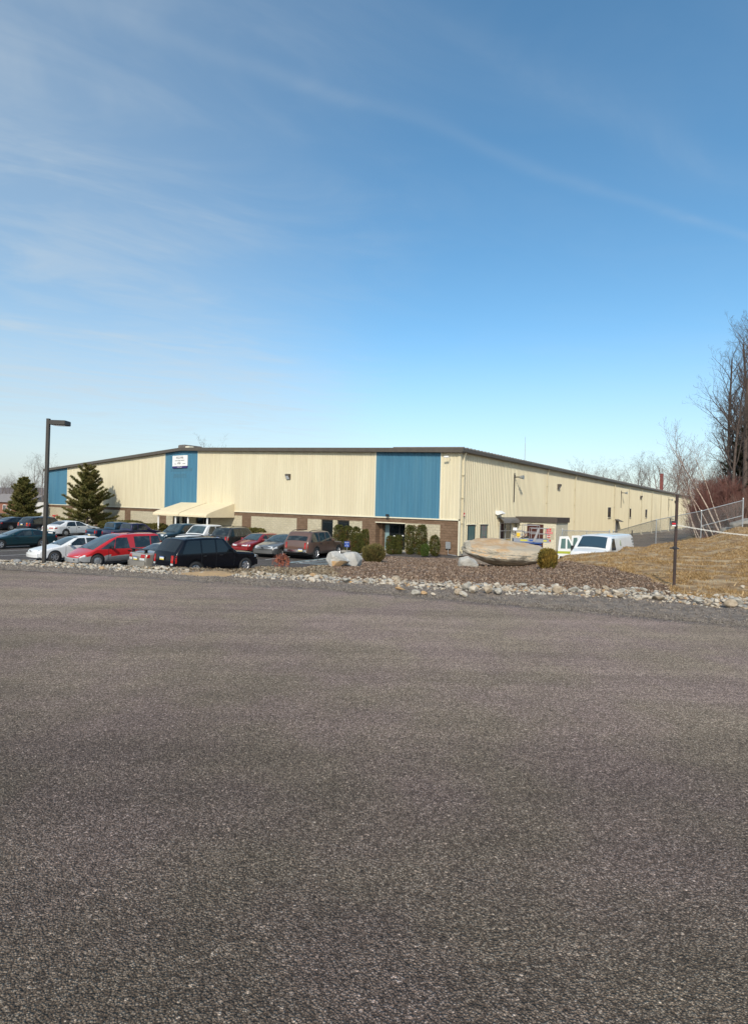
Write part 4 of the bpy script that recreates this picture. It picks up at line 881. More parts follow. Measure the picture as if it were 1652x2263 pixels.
# white service van with its doors open
VT = [(0,.62),(.04,1.02),(.12,1.16),(.75,1.34),(1.05,1.68),(1.35,1.98),(1.6,2.06),(2.4,2.10),(5.1,2.10),(5.3,2.03),(5.46,1.2),(5.5,.9),(5.5,.5)]
van = make_car('service_van', 'white service van with a green stripe and its side doors open', 'van', dict(L=5.5, W=2.0, H=2.1, top=VT, belt=1.3, xf=.95, xr=4.45, r=.37, paint=p_white, rim=M_steelrim, spokes=0, ws=(.80, 1.36), th=.12, sill=.38, bow=.10, edge=.13, pf=.08, pr=.03, wsin=.09, crown=.05, wsglass=mat('van_glass', (.03,.06,.085), rough=.04, spec=.6),
    win=[((1.12, 1.86, 1.80, 1.40), 1.33, 1.94)], seams=(1.0, 2.0, 3.2), handles=(1.9,), mir=1.18, mirmat=M_black, hl=(.6, .97, .76, .95, .12), tl=(.88, .99, .9, 1.3, .06), gr=(.55, .70, .95), fb=(.42, .62, M_chrome), rb=(.42, .6, M_chrome)))
vx, vy = 12.72, 30.2; van.location = (vx, vy, -1.56); van.rotation_euler = (0, 0, math.pi-PSI-R(4)); van.scale = (.95,)*3
M_lime = mat('lime_stripe', (.36,.40,.04), rough=.4); M_faint = mat('faint_grey_print', (.42,.43,.40), rough=.5)
g = MB(); g.box(-1.0, -.985, -2.6, 1.45, .98, 1.13); g.box(.985, 1.0, -2.6, .6, .98, 1.13); g.build('stripe', M_lime, van)
def van_text(b, s, y, z, mm=M_faint, n='lettering'): text(n, b, s, mm, van, (-.985, y, z), (R(90), 0, R(-90)), ext=.006)
g = MB()
for y, z, k, ww in ((-2.25, 1.84, .10, .28), (-2.3, 1.66, .09, .24), (-2.35, 1.48, .10, .36)): g.box(-.952 if z > 1.7 else -.966, -.915 if z > 1.7 else -.93, y-ww/2, y+ww/2, z-k/2, z+k/2)
g.build('printed_panel', mat('grey_print', (.20,.21,.20), rough=.5), van)
g = MB(); g.box(-.985, -.95, -2.52, -2.20, 1.27, 1.31); g.box(-.985, -.95, -2.52, -2.20, 1.20, 1.24); g.build('printed_panel', mat('red_print', (.55,.06,.05), rough=.5), van)
g = MB(); g.prism([(.05, 1.84), (.12, 1.60), (-.02, 1.42), (-.18, 1.44), (-.10, 1.60)], 0, -.972, -.944); g.build('emblem', mat('grey_green_print', (.30,.34,.24), rough=.5), van)
van_text('T H L', .17, -.1, 1.22)
def van_door(hx, hy, ang, wd, label, hinge):
    """a door leaf swung out about its front hinge; local x along the leaf"""
    d = MB(); pts = [(0,.42),(wd,.42),(wd,1.16),(wd*.93,1.95),(wd*.42,1.98),(.03,1.24)]
    d.prism(pts, 1, -.035, .035, 0); d.prism([(-.0,.97),(wd+.002,.97),(wd+.002,1.11),(0,1.11)], 1, -.038, .038, 1)
    o = d.build('open_door', [p_white, M_lime], van); o['label'] = label
    wn = MB(); wn.prism([(wd*.58,1.26),(wd*.86,1.26),(wd*.82,1.82),(wd*.58,1.84)], 1, -.042, .042); wn.prism([(.16,1.28),(wd*.48,1.26),(wd*.49,1.80),(wd*.42,1.80)], 1, -.042, .042); wn.build('window', M_glassG, o)
    h = MB(); h.box(.12, wd-.1, .036, .075, .66, .76); h.box(wd-.3, wd-.1, .036, .08, .6, .82); h.build('arm_rest', M_black, o)
    mr = MB(); mr.bbox(-.02, .28, -.02, .2, 1.16, 1.46, .04); 
    if hinge: mr.build('mirror', M_black, o)
    o.location = (hx, hy, 0); o.rotation_euler = (0, 0, ang); return o
van_door(.99, 1.62, R(38), 1.0, 'open front passenger door with green stripe', True)
van_door(.99, -.1, R(20), .9, 'open side cargo door', False)

# ------------------------------------------------------------------ scissor lift and the person on it
LP = spot(1169, 1230, 38.2); Lz = LOT+.07
lift = thing('scissor_lift', 'blue and grey scissor lift with raised guard rails behind the big flat boulder', 'scissor lift', (LP[0], LP[1], Lz), R(-8))
M_liftb = mat('lift_blue', (.035,.10,.34), (.03,.085,.28), 3, .45); M_liftg = mat('lift_grey', (.24,.26,.30), rough=.5)
g = MB(); g.bbox(-1.05, .95, -.5, .5, .22, .62, .03); ch = g.build('chassis', M_liftb, lift)
for x in (-.75, .7):
    for y in (-.48, .48):
        g = MB(); g.lathe([(.001,-.08),(.19,-.08),(.2,-.05),(.2,.05),(.19,.08),(.001,.08)], 16, axis='y', c=(x, y, .2)); g.build('wheel', M_rubber, lift)
g = MB()
for i in range(4):
    z0 = .63+.14*i
    for s in (-.36, .36):
        g.tube([(-.9, s, z0), (.75, s, z0+.13)], .04, 4); g.tube([(.75, s+.05, z0), (-.9, s+.05, z0+.13)], .04, 4)
g.build('scissor_arms', M_liftb, lift)
g = MB(); g.box(-1.12, .72, -.55, .55, 1.18, 1.26, 0); g.box(-1.16, 1.22, -.57, -.545, 1.26, 1.48, 1); g.box(-1.16, 1.22, .545, .57, 1.26, 1.48, 1); g.box(-1.16, -1.135, -.545, .545, 1.26, 1.48, 1); g.box(1.195, 1.22, -.545, .545, 1.26, 1.48, 1); g.box(-1.135, 1.195, -.545, .545, 1.265, 1.30, 1); g.build('platform', [M_liftb, M_liftg], lift)
g = MB(); g.box(-.72, -.25, -.576, -.572, 1.33, 1.44); g.box(.82, 1.05, -.576, -.572, 1.33, 1.44); g.build('warning_decal', mat('yellow_decal', (.55,.50,.06), rough=.5), lift)
g = MB(); g.box(-.12, .15, -.576, -.572, 1.33, 1.44); g.build('badge', M_liftb, lift)
def rails(x0, x1, z0, z1, y=.54):
    g = MB(); r_ = .021
    for s in (-y, y):
        g.tube([(x0, s, z1), (x1, s, z1)], r_, 6); g.tube([(x0, s, (z0+z1)/2), (x1, s, (z0+z1)/2)], r_*.8, 6)
        for x in (x0, x1): g.tube([(x, s, z0), (x, s, z1)], r_, 6)
    for x in (x0, x1):
        for z in (z1, (z0+z1)/2): g.tube([(x, -y, z), (x, y, z)], r_*.9, 6)
    return g
M_rail = mat('grey_rail_paint', (.30,.29,.29), rough=.5)
rails(-.45, .55, 1.45, 2.42).build('guard_rail', M_rail, lift); rails(.02, 1.18, 1.45, 2.22, .50).build('guard_rail', M_rail, lift); rails(-1.12, -.45, 1.45, 2.0).build('guard_rail', M_rail, lift)
g = MB(); g.prism([(.1, 1.30), (.26, 1.30), (.56, 2.2), (.44, 2.2)], 1, -.62, -.58); g.build('folding_ladder', M_rail, lift)
g = MB(); g.bbox(-.98, -.74, -.62, -.46, 1.62, 1.88, .03, 0); g.tube([(-.86, -.54, 1.5), (-.86, -.54, 1.64)], .02, 5, 0); g.build('control_box', mat('control_yellow', (.72,.46,.03), rough=.5), lift)
g = MB(); g.box(-1.10, -.82, .56, .575, 1.95, 2.2); g.build('white_notice', M_white, lift)

def skin_body(name, joints, bones, mats, parent=None, sub=2):
    me = bpy.data.meshes.new(name); me.from_pydata([j[:3] for j in joints], bones, []); o = bpy.data.objects.new(name, me); COL.objects.link(o)
    o.modifiers.new('skin', 'SKIN'); 
    if not me.skin_vertices: me.attributes.new if 0 else None
    bpy.context.view_layer.objects.active = o
    if not me.skin_vertices:
        import bmesh
        b = bmesh.new(); b.from_mesh(me); b.verts.layers.skin.verify(); b.to_mesh(me); b.free()
    for i, j in enumerate(joints): me.skin_vertices[0].data[i].radius = (j[3], j[4] if len(j) > 4 else j[3])
    me.skin_vertices[0].data[0].use_root = True
    s = o.modifiers.new('sub', 'SUBSURF'); s.levels = sub; s.render_levels = sub
    dg = bpy.context.evaluated_depsgraph_get(); dg.update(); m2 = bpy.data.meshes.new_from_object(o.evaluated_get(dg)); bpy.data.objects.remove(o)
    m2.name = name; m2.materials.clear(); m2.materials.append(mats); m2.polygons.foreach_set('use_smooth', [True]*len(m2.polygons))
    q = bpy.data.objects.new(name, m2); COL.objects.link(q)
    if parent is not None: q.parent = parent
    return q
PP = spot(1160, 1200, 39.5)
person = thing('person', 'grey-haired person in dark jacket standing behind the scissor lift, reaching left', 'person', (PP[0], PP[1], Lz), R(-8)); person.scale = (1.05,)*3
M_jacket = mat('dark_green_jacket', (.035,.042,.032), (.028,.034,.026), 9, .85); M_skin = mat('skin', (.50,.30,.21), (.46,.27,.19), 12, .6); M_jean = mat('dark_trousers', (.03,.035,.05), rough=.9); M_hair = mat('grey_hair', (.42,.39,.36), (.30,.28,.26), 30, .8)
px, py, z = 0., 0., 0.
# pelvis, spine, neck, head; arms reaching forward and to the left; legs
J = [(0, .04, .96, .125, .10), (0, .02, 1.14, .115, .09), (-.01, -.02, 1.36, .14, .095), (-.02, -.06, 1.52, .06, .06), (-.03, -.09, 1.60, .062), (-.03, -.11, 1.70, .085, .095), (-.03, -.10, 1.79, .06),
     (-.19, -.03, 1.43, .055), (-.40, -.15, 1.28, .042), (-.58, -.34, 1.38, .030), (.18, -.02, 1.43, .055), (.27, -.10, 1.19, .042), (.14, -.32, 1.30, .030),
     (-.10, .03, .92, .085), (-.11, .0, .50, .06), (-.11, .04, .08, .042), (.10, .03, .92, .085), (.11, .02, .50, .06), (.11, .06, .08, .042), (-.11, -.12, .05, .035), (.11, -.10, .05, .035)]
bones = [(0,1),(1,2),(2,3),(3,4),(4,5),(5,6),(2,7),(7,8),(8,9),(2,10),(10,11),(11,12),(0,13),(13,14),(14,15),(0,16),(16,17),(17,18),(15,19),(18,20)]
body = skin_body('body', J, bones, M_skin, person)
jm = [j[:3]+tuple(q+.030 for q in j[3:]) for j in J]
def wear(name, idx, m_): mp_ = {k: i for i, k in enumerate(idx)}; return skin_body(name, [jm[k] for k in idx], [(mp_[a], mp_[b]) for a, b in bones if a in mp_ and b in mp_], m_, person)
jm[3] = (-.02, -.055, 1.50, .078, .075); jm[9] = (-.53, -.29, 1.355, .045); jm[12] = (.17, -.27, 1.275, .045)
wear('jacket', [0,1,2,3,7,8,9,10,11,12], M_jacket); wear('trousers', [0,13,14,15,16,17,18], M_jean); 
for k in (15, 18): q = J[k]; g = MB(); g.bbox(q[0]-.055, q[0]+.055, q[1]-.22, q[1]+.07, 0, .10, .03); g.build('shoe', M_black, person, True)
g = MB(); g.lathe([(.001,.118),(.05,.113),(.085,.09),(.103,.05),(.106,.01),(.098,-.04),(.08,-.075)], 16, c=(-.03, -.085, 1.735)); g.build('hair', M_hair, person, True)
for q in (-1, 1): g = MB(); g.lathe([(.001,-.012),(.01,-.008),(.012,0),(.001,.01)], 8, axis='y', c=(-.03+q*.034, -.205, 1.70)); g.build('eye', M_ink, person)
g = MB(); g.prism([(-.047, 1.665), (-.013, 1.665), (-.03, 1.71)], 1, -.235, -.19); g.build('nose', M_skin, person)
g = MB(); g.bbox(-.055, -.005, -.202, -.185, 1.632, 1.642, .004); g.build('mouth', mat('lips', (.33,.13,.11), rough=.6), person)
for q in (-1, 1): g = MB(); g.lathe([(.001,-.012),(.026,-.008),(.03,.004),(.001,.012)], 10, axis='x', c=(-.03+q*.092, -.10, 1.695)); g.build('ear', M_skin, person, True)
def hand(hx, hy, hz, dx):
    g = MB(); g.bbox(hx-.04, hx+.04, hy-.05, hy+.03, hz-.015, hz+.02, .012)
    for i, l in enumerate((.055, .07, .075, .065)): x = hx-.032+.0215*i; g.tube([(x, hy-.045, hz), (x, hy-.045-l*.55, hz-.004), (x, hy-.045-l, hz-.03)], [.0095, .009, .0075], 6)
    g.tube([(hx+dx*.04, hy+.0, hz), (hx+dx*.07, hy-.03, hz-.005), (hx+dx*.068, hy-.06, hz-.02)], [.011, .01, .008], 6); g.build('hand', M_skin, person, True)
hand(-.60, -.39, 1.385, 1); hand(.12, -.36, 1.305, -1)

# ------------------------------------------------------------------ lamp post, chain post, fences
M_bronze = mat('bronze_pole_paint', (.040,.036,.030), (.05,.045,.037), 3, .5)
a = spot(97, 1237, 13.9); b = spot(107, 925, 13.9); lean = (b-a)
lamp = thing('street_lamp', 'tall dark bronze lamp post with one box head, standing at the road edge', 'street lamp', (a[0], a[1], gh(a[0], a[1])-.1))
lamp.rotation_euler = (0, math.atan2(lean[0], lean[2]), 0); hgt = b[2]-lamp.location.z
g = MB(); n = 8
g.add([(sx*.036, sy*.036, z) for z in (0, hgt) for sx, sy in ((-1,-1),(1,-1),(1,1),(-1,1))], [(0,1,5,4),(1,2,6,5),(2,3,7,6),(3,0,4,7),(4,5,6,7)]); g.build('pole', M_bronze, lamp)
g = MB(); g.box(.036, .12, -.03, .03, hgt-.13, hgt-.05); hd = g.build('lamp_head', M_bronze, lamp); 
g = MB(); g.bbox(.11, .50, -.14, .14, hgt-.165, hgt-.045, .012); h2 = g.build('lamp_housing', M_bronze, hd); g = MB(); g.box(.16, .45, -.10, .10, hgt-.171, hgt-.1655); g.build('lens', M_lens, hd)
a = spot(1487.6, 1297, 12.6); b = spot(1494.8, 1093, 12.6); lean = b-a
pst = thing('chain_post', 'slim dark rusty post holding the white plastic chain at the edge of the lawn', 'post', (a[0], a[1], gh(a[0], a[1])-.05)); pst.rotation_euler = (0, math.atan2(lean[0], lean[2]), 0); ph = b[2]-pst.location.z
g = MB(); g.prism([(-.03,-.028), (.03,-.028), (.03,-.012), (.012,-.01), (.012,.028), (-.012,.028), (-.012,-.01), (-.03,-.012)], 2, 0, ph); g.build('post', mat('rusty_post', (.055,.032,.026), (.03,.022,.02), 6, .75), pst)
g = MB(); g.box(-.12, .01, -.052, -.036, ph-.735, ph-.61, 0); g.box(-.115, -.03, -.056, -.0525, ph-.69, ph-.655, 2); g.box(-.115, -.03, -.056, -.0525, ph-.73, ph-.705, 1); sgn = g.build('sign', [M_ink, M_white, M_signred], pst)
g = MB(); g.tube([(-.14, -.04, ph-1.24), (-.02, -.03, ph-1.23), (.08, -.02, ph-1.25)], .018, 5); g.bbox(-.04, .04, -.04, .04, ph-1.27, ph-1.2, .01); g.build('bracket', M_ink, pst)
# chain from the post to one out of the frame
p0 = Vector(spot(1496, 1160.5, 12.55)); p1 = Vector(spot(1840, 1189, 11.4)); nl = 92; g = MB()
for i in range(nl):
    t = (i+.5)/nl; c = p0.lerp(p1, t); c.z -= .16*4*t*(1-t)*.6; d = (p1-p0).normalized(); d = Vector((d.x, d.y, (p1.z-p0.z)/((p1-p0).length)-.16*2.4*(1-2*t)/(p1-p0).length)).normalized()
    sidev = d.cross(Vector((0,0,1))).normalized(); upv = sidev.cross(d)
    if i % 2: sidev, upv = upv, -sidev
    Ls, Ws = .030, .013; ring = [c+d*(Ls*math.cos(q)*(1.0))+sidev*(Ws*math.sin(q)) for q in np.linspace(0, 2*math.pi, 13)]
    g.tube(ring, .0045, 4, cap=False)
M_plast = mat('white_plastic', (.74,.72,.66), rough=.5)
tag(g.build('plastic_chain', M_plast), 'white plastic chain hung from the slim rusty post toward the right', 'chain')
# chain-link fence climbing the hill
def fence(name, label, pts, hgt, parts=True, mid=None):
    g0 = pts[0]; root = thing(name, label, 'fence', (g0[0], g0[1], g0[2])); o0 = np.array(g0)
    P_ = [np.array(p)-o0 for p in pts]
    for i, p in enumerate(P_):
        big = (i in (0, len(P_)-1)); g = MB(); g.tube([(p[0], p[1], p[2]-.3), (p[0], p[1], p[2]+hgt+(.12 if big else .02))], .042 if big else .03, 8)
        g.lathe([(.045, -.02), (.03, .03), (.001, .045)], 8, c=(p[0], p[1], p[2]+hgt+(.13 if big else .03))); g.build('post', M_galv, root)
    g = MB()
    for a, b_ in zip(P_, P_[1:]):
        g.tube([a+np.array([0,0,hgt]), b_+np.array([0,0,hgt])], .024, 6)
    g.build('top_rail', M_galv, root)
    if mid is not None:
        g = MB(); a, b_ = P_[mid], P_[mid+1]; g.tube([a+np.array([0,0,hgt*.45]), b_+np.array([0,0,hgt*.45])], .024, 6); g.tube([a+np.array([0,0,.05]), b_+np.array([0,0,hgt*.42])], .008, 4); g.build('brace_rail', M_galv, root)
    vs = []; fs = []; 
    for a, b_ in zip(P_, P_[1:]):
        ln = np.linalg.norm((b_-a)[:2]); H = hgt; sp_ = .062
        for sgn_ in (1, -1):
            k = np.arange(-H, ln, sp_)
            for t0 in k:
                s0, s1 = (t0, t0+H); z0, z1 = (0, H)
                if s0 < 0: z0 = -s0; s0 = 0
                if s1 > ln: z1 = H-(s1-ln); s1 = ln
                if sgn_ < 0: z0, z1 = H-z0, H-z1
                q0 = a+(b_-a)*(s0/ln)+np.array([0,0,z0]); q1 = a+(b_-a)*(s1/ln)+np.array([0,0,z1]); o = len(vs); r_ = .0036
                d = (q1-q0); d /= np.linalg.norm(d); e1 = np.cross(d, [0,1,0.2]); e1 /= np.linalg.norm(e1); e2 = np.cross(d, e1)
                for q in (q0, q1):
                    for an in (0, 2.094, 4.189): vs.append(q+(e1*math.cos(an)+e2*math.sin(an))*r_)
                fs += [(o, o+1, o+4, o+3), (o+1, o+2, o+5, o+4), (o+2, o, o+3, o+5)]
    raw_mesh('wire_mesh', np.array(vs), np.array(fs), mat('fence_wire', (.25,.26,.25), rough=.5, metal=.4), root)
    return root
def gp(x, y, z=None): return (x, y, gh(x, y) if z is None else z)
A_ = spot(1639.5, 1166, 36.); B_ = spot(1547.6, 1188.4, 36.2); C_ = spot(1448, 1203.5, 38.2); D_ = spot(1353, 1216, 45.)
fence('chain_link_fence', 'galvanised chain-link fence climbing the grass hill towards the leaning birches', [gp(*A_[:2], A_[2]-.03), gp(*B_[:2], B_[2]-.05), gp(*C_[:2], C_[2]-.1), gp(*D_[:2], -1.75)], 1.83, mid=0)
E1 = spot(1240.8, 1210, 44.5); E2 = spot(1294.8, 1210, 44.8)
fence('chain_link_fence', 'galvanised chain-link gate run between the propane shed and the hill fence', [gp(D_[0]-.35, D_[1]-.1, -1.85), gp(E2[0], E2[1], -1.85), gp(E1[0], E1[1], -1.85)], 1.95)

# ------------------------------------------------------------------ boulders and stones
import bmesh
def stone_mesh(name, sub, seed, scale, rough, cuts, freq=1.2):
    b = bmesh.new(); bmesh.ops.create_icosphere(b, subdivisions=sub, radius=1); rg = random.Random(seed)
    pl = [(Vector((rg.gauss(0,1), rg.gauss(0,1), rg.gauss(0,1))).normalized(), rg.uniform(.52, .86)) for _ in range(cuts)]
    for v in b.verts:
        p = v.co.copy()
        for n_, d in pl:
            e = p.dot(n_)-d
            if e > 0: p -= n_*e*.93
        nz = mnoise.fractal(p*freq+Vector((seed*3.1, seed*1.7, 0)), .9, 2.1, 5)
        p *= 1+rough*nz; v.co = Vector((p.x*scale[0], p.y*scale[1], p.z*scale[2]))
    me = bpy.data.meshes.new(name); b.to_mesh(me); b.free(); return me
# the big flat-topped boulder: an ochre plate tipped towards the road, grey flanks, cut away beneath
bc = spot(1119, 1222, 20.6); b = bmesh.new(); bmesh.ops.create_icosphere(b, subdivisions=6, radius=1)
for v in b.verts:
    x, y, z = v.co; ang = math.atan2(y, x); sq = 1/(abs(math.cos(ang))**2.4+abs(math.sin(ang))**2.4)**(1/2.4); r_ = math.sqrt(max(0, 1-z*z))
    if z > -.12:                                      # plate: nearly flat top, blunt rim
        t = min(1, (z+.12)/1.12); rad = (1-t**3.2)**.5 if t > 0 else 1.; Z = .33*(1-(1-t)**2.6)
    else:                                             # underside narrows quickly to the foot
        t = (-z-.12)/.88; rad = 1-.66*t**1.15; Z = -.47*t**.9
    k = rad/max(r_, 1e-3) if r_ > 1e-3 else 0; X = x*k*sq; Y = y*k*sq
    lump = .13*math.exp(-(((X+.12)/.42)**2+((Y-.35)/.5)**2))*(z > 0); p = Vector((X*2.1, Y*2.1, Z*2.6+7))
    nz = mnoise.fractal(p, .85, 2.1, 6); ly = mnoise.noise(Vector((X*1.5, Y*1.5, Z*16)))
    e = 1+.06*nz+.012*ly*(z < .2)+.045*mnoise.noise(p*2.2)+.02*mnoise.noise(p*6); v.co = Vector((X*1.55*e*(1-.06*X*(z < 0)), Y*.92*e, Z+lump+.035*nz-.05*X))
me = bpy.data.meshes.new('flat_boulder'); b.to_mesh(me); b.free()
M_b1 = mat('boulder_ochre', (.44,.29,.16), (.48,.38,.26), 1.9, .9, bump=.03, bscale=10, lo=.40, hi=.60, c3=(.42,.36,.27), scale3=1.1, spec=.2)
M_b2 = mat('boulder_flank', (.43,.38,.29), (.50,.45,.36), 3.2, .9, bump=.05, bscale=11, lo=.40, hi=.60, c3=(.25,.225,.18), scale3=2.3, spec=.2)
me.materials.append(M_b1); me.materials.append(M_b2); fb_ = link('flat_boulder', me, None, True)
for p in me.polygons:
    q = p.center; p.material_index = 0 if (p.normal.z+.25*mnoise.noise(Vector((q.x*2.6, q.y*2.6, 3))) > .38 and abs(q.x) < 1.35) else 1
fb_.location = (bc[0], bc[1]+.15, bc[2]-.03); fb_.rotation_euler = (R(9), R(1.5), R(-6)); tag(fb_, 'huge flat-topped ochre and grey boulder, undercut below, in the mulch bed', 'boulder')
def rock_mat(name, c, c2, c3, s=3, b=.02): return mat(name, c, c2, s, .9, bump=b, bscale=s*7, lo=.38, hi=.62, c3=c3, scale3=s*.45, spec=.2)
def rock(name, label, me, m_, px, py, D, sink, rz=0, cat='boulder', group=None, rx=0):
    me = me.copy() if me.materials else me
    me.materials.append(m_); o = link(name, me, None, False); p = spot(px, py, D); o.location = (p[0], p[1], gh(p[0], p[1])-sink); o.rotation_euler = (rx, 0, rz); tag(o, label, cat, group); return o
M_grey = rock_mat('pale_grey_stone', (.44,.42,.37), (.52,.50,.46), (.33,.31,.27), 2.4, .03); M_hill = rock_mat('weathered_hill_stone', (.27,.255,.225), (.33,.31,.275), (.20,.185,.16), 2.4, .03); M_warm = rock_mat('warm_white_stone', (.56,.51,.43), (.47,.40,.32), (.40,.31,.21), 3)
rock('boulder', 'pale grey block of stone propping the left end of the flat boulder', stone_mesh('boulder', 4, 19, (.44,.36,.33), .14, 14), M_grey, 1031, 1249, 19.8, -.07)
o = rock('boulder', 'pale grey boulder behind the flat boulder stack', stone_mesh('boulder', 4, 12, (.8,.5,.4), .12, 9), M_grey, 1150, 1240, 21.6, .1); o['label'] = 'grey block hidden beneath the middle of the flat boulder'; o.location.z -= .1
bl = thing('boulder', 'whitish angular boulder with an ochre face, at the corner of the car park', 'boulder', (0,0,0))
wbp = spot(749, 1236, 16.9); wz = gh(wbp[0], wbp[1])
M_gw = mat('whitish_boulder', (.47,.45,.41), (.55,.53,.48), 2.2, .9, bump=.035, bscale=12, lo=.4, hi=.6, c3=(.36,.34,.30), scale3=1.3, spec=.2)
me = stone_mesh('boulder', 5, 35, (.46,.40,.31), .10, 10); me.materials.append(M_gw); me.materials.append(mat('ochre_face', (.46,.29,.14), (.40,.30,.19), 3, .9, bump=.02, bscale=14, spec=.2))
bpy.data.objects.remove(bl); o = link('boulder', me, None, False); o.location = (wbp[0]-.08, wbp[1], wz+.19); tag(o, 'whitish angular boulder with an ochre face, at the corner of the car park', 'boulder')
for p in me.polygons:
    c = p.center
    if p.normal.y < -.45 and -.12 < c.x < .36 and c.z < .05: p.material_index = 1
rock('boulder', 'long pale boulder just right of the ochre-faced one', stone_mesh('boulder', 4, 33, (.52,.42,.30), .10, 10), M_gw, 777, 1230, 17.6, -.16, .3)
rock('boulder', 'smooth grey boulder at the top of the hill behind the fence end', stone_mesh('boulder', 4, 21, (.85,.7,.55), .10, 7), M_hill, 1641, 1166, 38.5, -.2)
rock('boulder', 'second grey boulder behind the fence end, nearer the birches', stone_mesh('boulder', 4, 22, (.7,.6,.42), .10, 7), M_hill, 1614, 1168, 39.5, -.05)
# stones in the strip along the road: 300 single stones, the smaller ones as one heap
protos = [stone_mesh('stone', 3, 40+i, (1, rng.uniform(.72,.98), rng.uniform(.50,.82)), .10, 9+i % 4, 1.0) for i in range(14)]
SM = [('pale grey', rock_mat('stone_pale_grey', (.37,.345,.295), (.44,.41,.35), (.28,.26,.22), 5, .0022), 28), ('warm white', rock_mat('stone_warm_white', (.55,.50,.415), (.44,.385,.31), (.46,.385,.29), 5, .0022), 34), ('beige', rock_mat('stone_beige', (.36,.29,.205), (.42,.355,.27), (.29,.23,.165), 5, .0022), 22), ('grey-blue', rock_mat('stone_grey_blue', (.27,.265,.25), (.33,.32,.30), (.22,.215,.20), 5, .0022), 8), ('ochre', rock_mat('stone_ochre', (.42,.26,.12), (.46,.33,.20), (.34,.22,.12), 5, .0022), 7)]
stone_me = {}
for i, pm in enumerate(protos):
    for j, (nm, mm, _) in enumerate(SM): q = pm.copy(); q.materials.append(mm); stone_me[i, j] = q
wts = np.array([s[2] for s in SM], float); wts /= wts.sum()
def strip_lim(x): return (np.interp(x, [-14,-9,-4.6,-4.2,-3.2,-2.8,0,4.7,8,12], [.5,.6,.8,.85,1.05,.9,1.15,1.75,2.1,2.3]), np.interp(x, [-14,-9,-4.6,-4.2,-3.2,-2.8,0,4.7,8,12], [1.15,1.15,1.5,.9,1.1,1.5,2.0,3.0,3.5,3.8]))
def put_stone(x, y, s, i, j, label=None, name='stone', sink=.25, group='stones in the strip along the road'):
    sink = .32 if sink == .25 else sink
    o = bpy.data.objects.new(name, stone_me[i, j]); COL.objects.link(o); o.location = (x, y, gh(x, y)+s*(.5-sink)); o.scale = (s*.5*random.uniform(.85,1.2), s*.5*random.uniform(.85,1.15), s*.5*random.uniform(.62,1.0)); o.rotation_euler = (random.uniform(-.3,.3), random.uniform(-.3,.3), random.uniform(0,6.28))
    return tag(o, label or f'{SM[j][0]} rounded stone lying in the stone strip beside the road', 'stone', group)
HERO = [(884,1289,10.9,.20,4,'egg-shaped orange stone, the most colourful in the strip, below the shrubs'), (1032,1284,11.2,.30,0,'upright grey slab, tallest stone of the strip, in front of the flat boulder'), (1046,1292,10.9,.25,1,'flat white stone lying right of the upright grey slab'), (1077,1293,10.9,.27,2,'broad tan-grey stone third to the right of the upright slab'), (1099,1294,10.8,.25,0,'broad grey stone at the end of the row beside the upright slab'), (1013,1293,10.7,.2,2,'brownish stone touching the left of the upright grey slab'),
        (1024,1299,10.4,.22,1,'pale stone below the upright grey slab, nearest the road'), (959,1300,10.4,.13,1,'small bright white stone standing upright at the strip edge'), (936,1296,10.5,.16,4,'tan and white stone just left of the small upright white stone'), (918,1299,10.5,.19,0,'flat grey slab left of the tan and white stone at the strip edge'), (1231,1303,10.9,.27,2,'flat cream stone near the bush end of the strip'), (1358,1303,11.0,.15,1,'white stone at the back of the strip, below the lawn edge'), (1368,1315,10.6,.2,2,'pinkish cream stone in front of the white one at the lawn edge'),
        (1545,1323,10.2,.22,0,'large pale grey stone right of the chain post'), (1612,1331,9.9,.24,2,'flat tan stone lying furthest to the right of the strip'), (1500,1317,10.6,.19,1,'cream stone at the foot of the slim rusty post'), (706,1262,12.6,.15,2,'lone tan stone on the soil above the strip, under the ochre-faced boulder'), (690,1274,11.9,.17,1,'bright white round stone at the left start of the wide strip'), (540,1268,12.6,.16,2,'pointed tan stone right of the sandy washout'), (1640,1299,12.4,.15,1,'white stone alone on the lawn at the right edge')]
taken = []
for px, py, D, s, j, lab in HERO:
    p = spot(px, py, D); put_stone(p[0], p[1], s, random.randrange(14), j, lab, 'stone', .2); taken.append((p[0], p[1], s*.5))
cand = []
for _ in range(60000):
    y_ = 0; u = random.uniform(-.72, .72); a_, b_ = 0, 0
    x = u*random.uniform(8, 15); lo, hi = strip_lim(x); t = lo+(hi-lo)*random.betavariate(1.5, 1.5); y = float(y_edge(x))+t/.93
    if abs(x/y) > .74: continue
    if -4.4 < x < -3.15 and random.random() < .97: continue
    s = .05+.21*random.random()**3.0; 
    if x < -2.5: s *= .82
    if all((x-q[0])**2+(y-q[1])**2 > (.47*(s+2*q[2]))**2 for q in taken): taken.append((x, y, s*.5)); cand.append((x, y, s))
    if len(cand) > 900: break
cand.sort(key=lambda c: -c[2]/c[1])
small = cand[279:]
for x, y, s in cand[:279]: put_stone(x, y, s, random.randrange(14), int(rng.choice(5, p=wts)))
